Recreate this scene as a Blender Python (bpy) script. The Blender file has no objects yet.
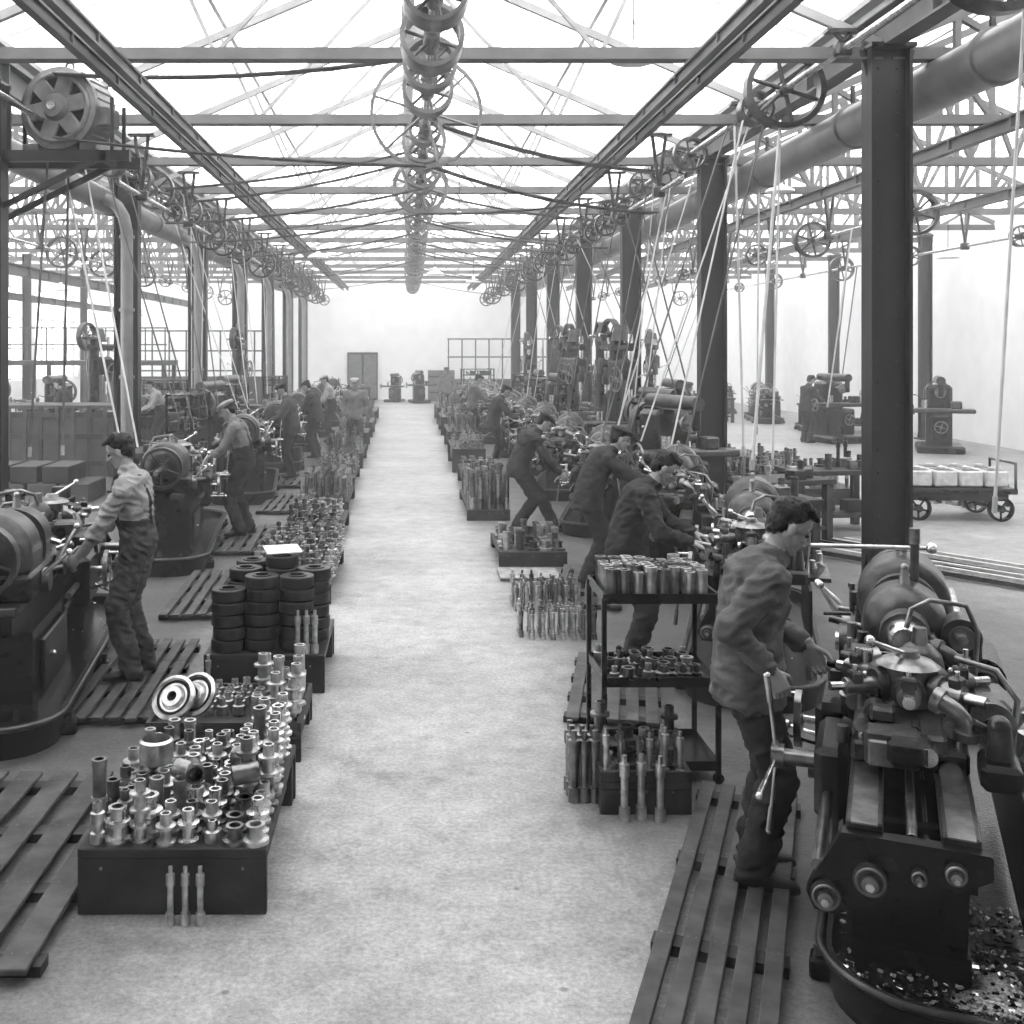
import bpy, math, random, numpy as np
from mathutils import Vector, Matrix, noise
from mathutils.bvhtree import BVHTree
V=Vector
scene=bpy.context.scene
random.seed(7)
# ---------------------------------------------------------------- materials
MATS={}
def M(name,c,rough=.6,metal=0.,ns=6.,amp=.3,bump=0.,bs=60.,detail=5):
    m=bpy.data.materials.new(name); m.use_nodes=True
    nt=m.node_tree; p=nt.nodes['Principled BSDF']
    tc=nt.nodes.new('ShaderNodeTexCoord')
    n=nt.nodes.new('ShaderNodeTexNoise'); n.inputs['Scale'].default_value=ns; n.inputs['Detail'].default_value=detail
    nt.links.new(tc.outputs['Object'],n.inputs['Vector'])
    mr=nt.nodes.new('ShaderNodeMapRange')
    mr.inputs['From Min'].default_value=.3; mr.inputs['From Max'].default_value=.7
    mr.inputs['To Min'].default_value=c*(1-amp); mr.inputs['To Max'].default_value=c*(1+amp)
    nt.links.new(n.outputs['Fac'],mr.inputs['Value'])
    nt.links.new(mr.outputs['Result'],p.inputs['Base Color'])
    p.inputs['Roughness'].default_value=rough; p.inputs['Metallic'].default_value=metal
    if bump>0:
        n2=nt.nodes.new('ShaderNodeTexNoise'); n2.inputs['Scale'].default_value=bs; n2.inputs['Detail'].default_value=4
        nt.links.new(tc.outputs['Object'],n2.inputs['Vector'])
        bp=nt.nodes.new('ShaderNodeBump'); bp.inputs['Strength'].default_value=bump; bp.inputs['Distance'].default_value=.01
        nt.links.new(n2.outputs['Fac'],bp.inputs['Height']); nt.links.new(bp.outputs['Normal'],p.inputs['Normal'])
    MATS[name]=m; return m
M('iron',.012,.27,.15,9,.5,.25,50)
M('iron_mid',.08,.28,.6,9,.45,.25,50)
M('steel',.68,.25,.95,14,.3)
M('steel_dark',.25,.3,.9,14,.4)
M('sleeve',.56,.30,.85,20,.35)
M('brass',.35,.3,.9,14,.3)
M('rubber',.014,.42,0,12,.4)
M('hole_shade',.005,.8,0,10,.2)  # near-black fill that paints the shade inside bores and openings
M('wood_dark',.034,.6,0,5,.5,.3,30)
M('wood_slat',.065,.6,0,7,.6,.4,25)
M('wood_light',.42,.7,0,7,.25,.2,30)
M('column_paint',.016,.4,0,3,.25)
M('hazed_paint',.40,.6,0,3,.2)  # pale tone for roof and window bars, haze put into the colour
M('truss_side',.16,.6,0,3,.2)
M('beam_paint',.13,.55,0,3,.2)
M('shaft_overexposed',.22,.35,.4,5,.3)  # paler than the side shafts: overexposure put into the colour
M('white_paint',.88,.7,0,2,.04)
M('duct',.24,.38,.3,3,.2)
M('belt',.12,.6,0,5,.3)
M('belt_light',.60,.6,0,5,.15)
M('motor',.17,.35,.2,6,.3)
M('skin',.30,.45,0,20,.12)
M('lips',.17,.5,0,20,.1)
M('eye',.03,.3,0,20,.1)
M('hair',.008,.5,0,60,.5,.6,200)
M('shirt',.31,.85,0,9,.25,.5,45)
M('shirt_mid',.17,.85,0,9,.25,.5,45)
M('jacket_light',.105,.85,0,6,.5,.5,45)
M('jacket_dark',.028,.85,0,9,.4,.5,45)
M('trousers',.020,.85,0,8,.4,.5,40)
M('trousers_mid',.055,.85,0,7,.6,.5,40)
M('boot',.010,.4,0,20,.4,.3,60)
M('swarf',.5,.3,.6,70,.8,.8,120)
M('oil_pan',.03,.22,.3,14,.6,.3,60)
M('paper',.85,.8,0,5,.05)
M('crate_wall',.08,.8,0,2,.3)
M('castings',.55,.7,0,12,.2,.3,60)

def floor_mat():
    m=bpy.data.materials.new('concrete_floor'); m.use_nodes=True; nt=m.node_tree; p=nt.nodes['Principled BSDF']
    L=nt.links.new; N=nt.nodes.new
    tc=N('ShaderNodeTexCoord')
    def noi(s,d,r=.6):
        n=N('ShaderNodeTexNoise'); n.inputs['Scale'].default_value=s; n.inputs['Detail'].default_value=d; n.inputs['Roughness'].default_value=r
        L(tc.outputs['Object'],n.inputs['Vector']); return n
    def mr(src,a,b,c,d):
        x=N('ShaderNodeMapRange'); x.inputs['From Min'].default_value=a; x.inputs['From Max'].default_value=b
        x.inputs['To Min'].default_value=c; x.inputs['To Max'].default_value=d; L(src,x.inputs['Value']); return x.outputs['Result']
    def mul(a,b):
        x=N('ShaderNodeMath'); x.operation='MULTIPLY'; L(a,x.inputs[0]); L(b,x.inputs[1]); return x.outputs[0]
    a=mr(noi(.7,6).outputs['Fac'],.3,.7,.76,1.18)
    b=mr(noi(5,9,.78).outputs['Fac'],.35,.65,.74,1.18)
    c=mr(noi(40,6,.8).outputs['Fac'],.35,.65,.74,1.16)
    v=mul(mul(a,b),c)
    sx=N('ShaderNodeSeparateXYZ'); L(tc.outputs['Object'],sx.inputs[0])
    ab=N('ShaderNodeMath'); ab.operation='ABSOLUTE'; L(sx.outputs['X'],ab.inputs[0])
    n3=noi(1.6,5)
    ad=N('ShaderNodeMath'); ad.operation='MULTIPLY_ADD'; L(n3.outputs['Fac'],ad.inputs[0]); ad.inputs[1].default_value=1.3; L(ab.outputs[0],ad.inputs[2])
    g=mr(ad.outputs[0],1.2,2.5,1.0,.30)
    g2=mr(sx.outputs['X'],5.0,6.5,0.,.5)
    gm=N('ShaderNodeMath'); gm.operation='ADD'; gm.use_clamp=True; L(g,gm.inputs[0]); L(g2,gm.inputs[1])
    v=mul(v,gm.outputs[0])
    vo=N('ShaderNodeTexVoronoi'); vo.inputs['Scale'].default_value=2.3; L(tc.outputs['Object'],vo.inputs['Vector'])
    sp=mr(vo.outputs['Distance'],.02,.05,.5,1.0); v=mul(v,sp)
    vo2=N('ShaderNodeTexVoronoi'); vo2.inputs['Scale'].default_value=9; L(tc.outputs['Object'],vo2.inputs['Vector'])
    v=mul(v,mr(vo2.outputs['Distance'],.03,.09,.68,1.0))
    st=mr(noi(2.6,7,.7).outputs['Fac'],.56,.68,1.0,.70); v=mul(v,st)
    k=N('ShaderNodeMath'); k.operation='MULTIPLY'; k.inputs[1].default_value=.40; L(v,k.inputs[0])
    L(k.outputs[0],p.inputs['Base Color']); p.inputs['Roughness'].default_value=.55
    bp=N('ShaderNodeBump'); bp.inputs['Strength'].default_value=.4; bp.inputs['Distance'].default_value=.01
    L(noi(40,6).outputs['Fac'],bp.inputs['Height']); L(bp.outputs['Normal'],p.inputs['Normal'])
    MATS['floor']=m
floor_mat()
def glass_mat():
    m=bpy.data.materials.new('roof_glass'); m.use_nodes=True; nt=m.node_tree
    for n in list(nt.nodes): nt.nodes.remove(n)
    o=nt.nodes.new('ShaderNodeOutputMaterial'); t=nt.nodes.new('ShaderNodeBsdfTransparent'); t.inputs[0].default_value=(.95,.95,.95,1)
    g=nt.nodes.new('ShaderNodeBsdfGlossy'); g.inputs['Roughness'].default_value=.2
    mx=nt.nodes.new('ShaderNodeMixShader'); mx.inputs[0].default_value=.05
    nt.links.new(t.outputs[0],mx.inputs[1]); nt.links.new(g.outputs[0],mx.inputs[2]); nt.links.new(mx.outputs[0],o.inputs[0])
    MATS['glass']=m
glass_mat()
m=bpy.data.materials.new('dusty_air');m.use_nodes=True;nt=m.node_tree
for n in list(nt.nodes): nt.nodes.remove(n)
o=nt.nodes.new('ShaderNodeOutputMaterial');s_=nt.nodes.new('ShaderNodeVolumeScatter');s_.inputs['Density'].default_value=.0072;s_.inputs['Color'].default_value=(.95,.95,.95,1);nt.links.new(s_.outputs[0],o.inputs['Volume'])
MATS['air']=m
# ---------------------------------------------------------------- mesh builder
def frame(ax):
    ax=V(ax).normalized()
    t=V((0,0,1)) if abs(ax.z)<.9 else V((1,0,0))
    u=ax.cross(t).normalized(); v=ax.cross(u).normalized(); return u,v,ax
class B:
    def __init__(s): s.v=[];s.f=[];s.m=[];s.sm=[];s.names=[];s.T=Matrix()
    def mi(s,n):
        if n not in s.names: s.names.append(n)
        return s.names.index(n)
    def add(s,vs,fs,mat,smooth=False):
        o=len(s.v); i=s.mi(mat)
        s.v.extend([tuple(s.T@V(p)) for p in vs])
        for f in fs: s.f.append(tuple(o+k for k in f)); s.m.append(i); s.sm.append(smooth)
    def box(s,c,d,mat,rz=0,ch=0.,R=None):
        hx,hy,hz=d[0]/2,d[1]/2,d[2]/2
        R=R if R is not None else Matrix.Rotation(rz,3,'Z')
        c=V(c)
        if ch<=0 :
            vs=[c+R@V((x*hx,y*hy,z*hz)) for x in(-1,1) for y in(-1,1) for z in(-1,1)]
            s.add(vs,[(0,1,3,2),(4,6,7,5),(0,4,5,1),(2,3,7,6),(0,2,6,4),(1,5,7,3)],mat); return
        ch=min(ch,hx*.9,hy*.9,hz*.9)
        vs=[];idx={}
        for x in(-1,1):
            for y in(-1,1):
                for z in(-1,1):
                    for a in range(3):
                        p=[x*(hx-ch),y*(hy-ch),z*(hz-ch)]; p[a]=(x,y,z)[a]*(hx,hy,hz)[a]
                        idx[(x,y,z,a)]=len(vs); vs.append(c+R@V(p))
        fs=[]
        for a in range(3):
            b1,b2=(a+1)%3,(a+2)%3
            for sg in(-1,1):
                q=[]
                for (p1,p2) in((-1,-1),(1,-1),(1,1),(-1,1)):
                    k=[0,0,0];k[a]=sg;k[b1]=p1;k[b2]=p2;q.append(idx[(*k,a)])
                fs.append(q if sg>0 else q[::-1])
            for p1 in(-1,1):
                for p2 in(-1,1):
                    k0=[0,0,0];k1=[0,0,0];k0[a]=-1;k1[a]=1
                    for k in(k0,k1): k[b1]=p1;k[b2]=p2
                    q=[idx[(*k0,b1)],idx[(*k1,b1)],idx[(*k1,b2)],idx[(*k0,b2)]]
                    fs.append(q if p1*p2<0 else q[::-1])
        for x in(-1,1):
            for y in(-1,1):
                for z in(-1,1):
                    q=[idx[(x,y,z,a)] for a in range(3)]
                    fs.append(q if x*y*z>0 else q[::-1])
        s.add(vs,fs,mat)
    def cyl(s,a,b,r,r2=None,seg=14,mat='iron',cap=True):
        r2=r if r2 is None else r2
        a=V(a);b=V(b);u,v,w=frame(b-a)
        s.lathe(a,w,[(0,0),(r,0),(r2,(b-a).length),(0,(b-a).length)] if cap else [(r,0),(r2,(b-a).length)],seg,mat)
    def lathe(s,o,ax,prof,seg=14,mat='iron'):
        u,v,w=frame(ax);o=V(o)
        cs=[(math.cos(2*math.pi*i/seg),math.sin(2*math.pi*i/seg)) for i in range(seg)]
        for (r0,z0),(r1,z1) in zip(prof[:-1],prof[1:]):
            if r0<1e-6 and r1<1e-6: continue
            if r0<1e-6 or r1<1e-6:
                r,z=(r1,z1) if r0<1e-6 else (r0,z0)
                fl=abs(z0-z1)<1e-6
                if fl:
                    vs=[o+w*z+u*(c*r)+v*(q*r) for c,q in cs]
                    f=tuple(range(seg)); s.add(vs,[f if r0>1e-6 else f[::-1]],mat)
                    continue
            v0=[o+w*z0+u*(c*r0)+v*(q*r0) for c,q in cs]; v1=[o+w*z1+u*(c*r1)+v*(q*r1) for c,q in cs]
            s.add(v0+v1,[(i,(i+1)%seg,seg+(i+1)%seg,seg+i) for i in range(seg)],mat,True)
    def dome(s,o,ax,R,L,mat,seg=32,a0=0.,a1=90.,n=8):
        u,v,w=frame(ax);o=V(o);vs=[];fs=[]
        for i in range(n+1):
            a=rad(a0+(a1-a0)*i/n); r=R*math.cos(a)+1e-4; z=L*math.sin(a)
            vs+=[o+w*z+u*(math.cos(2*math.pi*k/seg)*r)+v*(math.sin(2*math.pi*k/seg)*r) for k in range(seg)]
        for i in range(n):
            for k in range(seg): fs.append((i*seg+k,i*seg+(k+1)%seg,(i+1)*seg+(k+1)%seg,(i+1)*seg+k))
        s.add(vs,fs,mat,True)
    def tube(s,pts,r,mat='iron',seg=8,closed=False):
        pts=[V(p) for p in pts];n=len(pts);rings=[]
        t0=(pts[1]-pts[0]).normalized();u,v,_=frame(t0)
        for i,p in enumerate(pts):
            if closed: t=(pts[(i+1)%n]-pts[i-1]).normalized()
            else: t=(pts[min(i+1,n-1)]-pts[max(i-1,0)]).normalized()
            u=(u-t*u.dot(t)).normalized(); v=t.cross(u)
            rings.append([p+u*(math.cos(2*math.pi*k/seg)*r)+v*(math.sin(2*math.pi*k/seg)*r) for k in range(seg)])
        vs=[q for R in rings for q in R];fs=[]
        for i in range(n if closed else n-1):
            j=(i+1)%n
            for k in range(seg): fs.append((i*seg+k,i*seg+(k+1)%seg,j*seg+(k+1)%seg,j*seg+k))
        s.add(vs,fs,mat,True)
        if not closed: s.add(rings[0],[tuple(range(seg))[::-1]],mat); s.add(rings[-1],[tuple(range(seg))],mat)
    def bend(s,p0,p1,p2,r,mat='iron_mid',seg=14,fl=True):
        p0=V(p0);p1=V(p1);p2=V(p2);pts=[p0*(1-t)**2+p1*2*t*(1-t)+p2*t*t for t in [i/8 for i in range(9)]]
        s.tube(pts,r,mat,seg)
        if fl:
            for a,d in((p0,(p0-p1).normalized()),(p2,(p2-p1).normalized())): s.cyl(a-d*.02,a+d*.015,r*1.45,seg=seg,mat=mat)
    def torus(s,c,ax,R,r,mat='iron',n=28,seg=8):
        u,v,w=frame(ax);c=V(c)
        s.tube([c+u*(math.cos(2*math.pi*i/n)*R)+v*(math.sin(2*math.pi*i/n)*R) for i in range(n)],r,mat,seg,True)
    def sphere(s,c,r,mat,seg=12,ax=(0,0,1),sc=1.):
        n=6;pr=[(r*math.sin(math.pi*i/n),-r*sc*math.cos(math.pi*i/n)) for i in range(n+1)]
        pr[0]=(0.,-r*sc);pr[-1]=(0.,r*sc)
        u,v,w=frame(ax);c=V(c);vs=[];fs=[]
        for (q,z) in pr: vs+= [c+w*z+u*(math.cos(2*math.pi*k/seg)*q)+v*(math.sin(2*math.pi*k/seg)*q) for k in range(seg)]
        for i in range(n):
            for k in range(seg): fs.append((i*seg+k,i*seg+(k+1)%seg,(i+1)*seg+(k+1)%seg,(i+1)*seg+k))
        s.add(vs,fs,mat,True)
    def prism(s,poly,a,b,mat,axis='Y'):
        n=len(poly)
        mk={'Y':lambda p,t:(p[0],t,p[1]),'Z':lambda p,t:(p[0],p[1],t),'X':lambda p,t:(t,p[0],p[1])}[axis]
        vs=[mk(p,a) for p in poly]+[mk(p,b) for p in poly]
        fs=[tuple(range(n)),tuple(range(n,2*n))[::-1]]+[(i,n+i,n+(i+1)%n,(i+1)%n) for i in range(n)]
        s.add(vs,fs,mat)
    def beam(s,a,b,w,h,mat):
        a=V(a);b=V(b);d=b-a;u,v,ax=frame(d)
        R=Matrix((u,v,ax)).transposed()
        s.box((a+b)/2,(w,h,d.length),mat,R=R)
    def wheel(s,c,ax,R,w,mat='iron',spokes=5,rim=.03,hub=.05,seg=28):
        u,v,a=frame(ax);c=V(c)
        s.lathe(c-a*(w/2),a,[(R-rim,0),(R,0),(R,w),(R-rim,w),(R-rim,0)],seg,mat)
        s.cyl(c-a*w*.7,c+a*w*.7,hub,seg=12,mat=mat)
        for i in range(spokes):
            t=2*math.pi*i/spokes+.3;d=u*math.cos(t)+v*math.sin(t)
            s.cyl(c+d*hub*.8,c+d*(R-rim*.5),rim*.42,rim*.36,seg=8,mat=mat,cap=False)
    def mesh(s,name):
        me=bpy.data.meshes.new(name); me.from_pydata(s.v,[],s.f); 
        for n in s.names: me.materials.append(MATS[n])
        me.polygons.foreach_set('material_index',s.m); me.polygons.foreach_set('use_smooth',s.sm); me.update(); return me
    def build(s,name,loc=(0,0,0),rz=0,sc=1):
        return put(s.mesh(name),name,loc,rz,sc)
def put(me,name,loc=(0,0,0),rz=0,sc=1):
    o=bpy.data.objects.new(name,me);scene.collection.objects.link(o);o.location=loc;o.rotation_euler=(0,0,rz)
    o.scale=(sc,sc,sc) if not isinstance(sc,tuple) else sc
    return o
rad=math.radians
# ---------------------------------------------------------------- room shell
XW=14.4; Y0=-3.; Y1=50.; EAVE=5.75; RIDGE=7.5
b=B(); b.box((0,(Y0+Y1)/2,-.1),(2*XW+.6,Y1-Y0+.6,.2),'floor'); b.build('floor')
b=B(); x=XW
b.box((x+.15,(Y0+Y1)/2,EAVE/2),(.3,Y1-Y0,EAVE),'white_paint'); b.build('wall_right')
b=B(); x=-XW
b.box((x-.15,(Y0+Y1)/2,.6),(.3,Y1-Y0,1.2),'white_paint'); b.box((x-.15,(Y0+Y1)/2,5.2),(.3,Y1-Y0,1.1),'white_paint')
for y in np.arange(-1.5,Y1,6.1): b.box((x-.12,y,2.9),(.34,.7,3.5),'white_paint')
b.build('wall_left')
k=0
for y in np.arange(-1.5,Y1-5,6.1):
    k+=1; b=B()
    for i in range(5): b.box((x-.15,y+.35+i*5.4/4,2.93),(.04,.04,3.45),'hazed_paint')
    for i in range(4): b.box((x-.15,y+3.05,1.25+i*3.4/3),(.04,5.4,.04),'hazed_paint')
    b.box((x-.18,y+3.05,2.93),(.01,5.4,3.4),'glass')
    b.build('window_%d'%k)
def gable(y,t,name):
    b=B()
    poly=[(-XW-.3,0),(XW+.3,0),(XW+.3,EAVE),(9.4,RIDGE),(4.7,EAVE),(0,RIDGE),(-4.7,EAVE),(-9.4,RIDGE),(-XW-.3,EAVE)]
    b.prism(poly,y,y+t,'white_paint'); b.build(name)
gable(Y1,.3,'wall_back'); gable(Y0-.3,.3,'wall_front')
b=B()
for cx in(-9.4,0,9.4):
    for s in(-1,1):
        x0=cx+s*(4.7 if (cx==0 or cx*s<0) else XW-9.4);x1=cx
        for (ya,yb,mt) in((Y0,2.6,'white_paint'),(2.6,Y1,'glass')):  # solid unseen strip added at the camera end to darken the near floor
            b.add([(x0,ya,EAVE),(x1,ya,RIDGE),(x1,yb,RIDGE),(x0,yb,EAVE)],[(0,1,2,3)],mt)
        for y in np.arange(2.8,Y1,1.52): b.beam((x0,y,EAVE),(x1,y,RIDGE),.03,.04,'white_paint')
        for t in(.02,.5): b.beam((x0+(x1-x0)*t,Y0,EAVE+(RIDGE-EAVE)*t-.06),(x0+(x1-x0)*t,Y1,EAVE+(RIDGE-EAVE)*t-.06),.05,.09,'white_paint')
    b.box((cx,(Y0+Y1)/2,RIDGE-.03),(.2,Y1-Y0,.08),'white_paint')
for x in(-4.7,4.7): b.box((x,(Y0+Y1)/2,EAVE+.02),(.5,Y1-Y0,.06),'hazed_paint')
b.build('ceiling')
b=B(); b.box((0,(Y0+Y1)/2,3.75),(2*XW-.04,Y1-Y0-.04,7.4),'air'); b.build('dusty_air')
def truss(webs):
    b=B();m='truss_side' if webs else 'hazed_paint';zb=5.3
    b.box((0,0,zb),(9.3,.09,.11),'beam_paint' if webs else 'truss_side'); b.box((0,0,zb-.06),(9.3,.17,.02),'beam_paint' if webs else 'truss_side')
    for s in(-1,1):
        b.beam((s*4.65,0,zb+.1),(0,0,RIDGE-.12),.07,.09,m)
        n=7 if webs else 6
        for i in range(1,n):
            xb=s*4.65*(1-i/n); zt=zb+.1+(RIDGE-zb-.22)*i/n
            if webs:
                b.beam((xb,0,zb),(xb,0,zt),.06,.06,m)
                xn=s*4.65*(1-(i+1)/n) if i<n-1 else 0
                b.beam((xb,0,zt),(xn,0,zb),.06,.06,m)
    if not webs:
        for s in(-1,1): b.beam((s*1.9,0,zb),(s*2.4,0,zb+1.1),.04,.04,m); b.beam((s*1.9,0,zb),(0,0,RIDGE-.15),.04,.04,m)
    return b.mesh('roof_truss')
tc_,ts_=truss(False),truss(True)
for y in np.arange(1.5,49.5,3.05):
    for cx,me in((0,tc_),(9.4,ts_),(-9.4,ts_)): put(me,'roof_truss',(cx,y,0))
def girder(x,z,h,w,y0,y1,name,mt='hazed_paint'):
    b=B();L=y1-y0
    b.box((0,L/2,0),(.02,L,h),mt)
    for s in(-1,1): b.box((0,L/2,s*(h/2)),(w,L,.025),mt)
    for y in np.arange(.5,L,1.5): b.box((0,y,0),(w*.9,.03,h*.95),mt)
    b.build(name,(x,y0,z))
for s in(-1,1):
    girder(s*4.7,5.52,.34,.2,0,49.8,'valley_girder','beam_paint')
    girder(s*2.75,5.12,.12,.08,0,49.8,'shaft_support_beam','beam_paint'); girder(s*2.98,5.12,.12,.08,0,49.8,'shaft_support_beam','beam_paint')
girder(-9.5,4.3,.24,.16,4,49.8,'crane_runway_beam','beam_paint'); girder(-12.3,4.0,.2,.16,4,49.8,'crane_runway_beam','beam_paint')
for x in(7.3,10.6): girder(x,5.12,.16,.12,2,49.8,'shaft_support_beam','beam_paint')
def column():
    b=B();m='column_paint';H=5.36
    b.box((0,0,H/2),(.36,.03,H),m)
    for s in(-1,1): b.box((s*.185,0,H/2),(.03,.24,H),m)
    b.box((0,0,.02),(.56,.5,.04),m); b.box((0,0,H-.02),(.44,.34,.04),m)
    for s in(-1,1):
        b.prism([(s*.2,.04),(s*.28,.04),(s*.2,.4)],-.015,.015,m)
        b.prism([(s*.2,H-.04),(s*.27,H-.04),(s*.2,H-.3)],-.015,.015,m)
    for z in np.arange(.3,H,.22):
        for sx in(-.09,.09): b.sphere((sx,-.018,z),.012,m,6)
    return b.mesh('steel_column')
cm=column()
for i in range(7): put(cm,'steel_column',(4.7,10.6+6.1*i,0))
for i in range(7): 
    y=12.05+6.05*i
    if y<49.5: put(cm,'steel_column',(-4.7,y,0))
put(cm,'steel_column',(4.7,4.5,0)); put(cm,'steel_column',(-4.7,6.0,0))
for y in (22.3,28.4,34.5,40.6): put(cm,'steel_column',(13.6,y,0),0,(.75,.75,1))
for y in (28.,34.,40.): put(cm,'steel_column',(-12.,y,0),0,(.6,.6,1))
def duct(x,z,r,name,y0,y1):
    b=B(); b.cyl((0,0,0),(0,y1-y0,0),r,seg=24,mat='duct')
    for y in np.arange(1.5,y1-y0,3.05):
        b.lathe((0,y,0),(0,1,0),[(r,0),(r+.03,0),(r+.03,.05),(r,.05)],24,'duct')
        b.box((0,y+.1,r+.1),(.04,.04,.3),'iron_mid')
    b.build(name,(x,y0,z))
duct(5.25,5.0,.24,'heating_duct',2.,49.5)
duct(-5.15,4.9,.20,'heating_duct',8.,49.5)
b=B();pts=[(-.45,0,4.85),(-.3,0,4.83),(-.16,0,4.74),(-.05,0,4.55),(0,0,4.3),(0,0,2.),(0,0,.15)]
b.tube(pts,.10,'duct',14)
for z in(4.2,3.,1.9,.6): b.lathe((0,0,z),(0,0,1),[(.1,0),(.125,0),(.125,.05),(.1,.05)],14,'duct')
b.lathe((0,0,0),(0,0,1),[(.0,.0),(.16,0),(.16,.15),(.1,.18)],14,'iron')
dm=b.mesh('warm_air_downpipe')
for i in range(7):
    y=12.05+6.05*i
    if y<49: put(dm,'warm_air_downpipe',(-4.62,y-.35,0))
# ---------------------------------------------------------------- line shafts
def line_shaft(x,z,y0,y1,name,pul,beamz,r=.035,mat='iron_mid',sp=6):
    b=B(); b.cyl((0,0,0),(0,y1-y0,0),r,seg=12,mat='steel')
    for (y,R,w) in pul:
        b.wheel((0,y-y0,0),(0,1,0),R,w,mat,sp,rim=max(.03,R*.14) if R<.6 else .035,hub=.07,seg=32)
    for y in np.arange(1.2,y1-y0,3.05):
        b.box((0,y,0),(.16,.12,.14),mat,ch=.02); h=beamz-z
        b.cyl((0,y,.07),(.09,y,h),.025,seg=6,mat=mat); b.cyl((0,y,.07),(-.09,y,h),.025,seg=6,mat=mat)
        b.box((0,y,h),(.34,.12,.03),mat)
    return b.build(name,(x,y0,z))
pc=[(9.1,.27,.35),(9.9,.25,.2),(10.9,.26,.25),(11.9,.62,.05),(12.8,.2,.3),(13.6,.28,.2),(14.6,.22,.3),(15.6,.3,.2),(16.6,.24,.3),(17.4,.45,.12),(18.3,.3,.2)]
pc+=[(y,random.uniform(.2,.34),.2) for y in np.arange(19.2,48,.9)]+[(7.9,.25,.3),(7.2,.2,.2)]
line_shaft(.2,5.0,6.,49.,'central_line_shaft',pc,5.25,.04,'shaft_overexposed')
pr=[(7.6,.5,.12),(11.9,.44,.14),(12.9,.2,.2),(15.9,.25,.14),(17.2,.3,.14)]+[(y,random.uniform(.18,.36),.14) for y in np.arange(19,48,1.7)]
line_shaft(4.15,5.25,3.,49.,'side_line_shaft',pr,5.42,.04)
pl=[(y,random.uniform(.18,.36),.14) for y in np.arange(13.6,48,1.3)]
line_shaft(-4.1,4.95,9.,49.,'side_line_shaft',pl,5.25)
for x,z,st in((3.3,4.45,1.6),(7.5,4.4,3.2),(11.5,4.5,4.2),(-3.5,4.4,2.2),(-7.6,4.5,3.5)):
    line_shaft(x,z,13. if abs(x)<4 else 15,47.,'countershaft',[(y+random.uniform(-.6,.6),random.uniform(.15,.36),.12) for y in np.arange(16.5,46.,st)],5.2,.03)
# ---------------------------------------------------------------- belts
def belt(pts,w,name,mt='belt'):
    b=B()
    for a,c in zip(pts[:-1],pts[1:]): 
        a=V(a);c=V(c);d=(c-a).normalized(); side=V((0,1,0)); side=(side-d*side.dot(d)).normalized(); n=d.cross(side).normalized()
        R=Matrix((side,n,d)).transposed(); b.box((a+c)/2,(w,.012,(c-a).length),mt,R=R)
    b.build(name)
def sag(a,c,s,n=8):
    a=V(a);c=V(c);return [a+(c-a)*(i/n)-V((0,0,s*4*(i/n)*(1-i/n))) for i in range(n+1)]
OB='overhead_drive_belt'
belt(sag((-3.9,11.9,5.42),(.2,11.9,5.62),.12),.16,OB); belt(sag((-3.9,11.9,4.72),(.2,11.9,4.40),.05),.16,OB)
belt(sag((-3.5,17.4,4.75),(.2,17.4,5.45),.1),.18,OB); belt(sag((-3.5,17.4,4.1),(.2,17.4,4.56),.1),.18,OB)
belt(sag((-3.5,15.6,4.7),(.2,15.6,5.28),.1),.16,OB); belt(sag((-3.5,15.6,4.2),(.2,15.6,4.7),.1),.16,OB)
belt(sag((.2,13.6,5.28),(3.3,14.4,4.75),.12),.22,OB); belt(sag((.2,13.6,4.72),(3.3,14.4,4.2),.12),.22,OB)
belt(sag((.2,17.4,5.45),(4.15,17.6,5.5),.1),.22,OB); belt(sag((.2,17.4,4.56),(4.15,17.6,4.95),.1),.22,OB)
for i,y in enumerate((19.5,21.5,23.5,26,28.5,31,34,37)):
    s=(1,-1,1,1,-1,1,-1,1)[i]; belt(sag((.2,y,5.25),(s*3.6,y,4.7),.1),.2,OB); belt(sag((.2,y,4.7),(s*3.6,y,4.2),.1),.2,OB)
def down_belts(x0,z0,x1,y0,y1,z1):
    for d in(-.12,.14): belt([(x0+d,y0,z0),(x1+d*.7,y1,z1)],.05,'machine_drive_belt','belt_light' if random.random()<.6 else 'belt')
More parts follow.
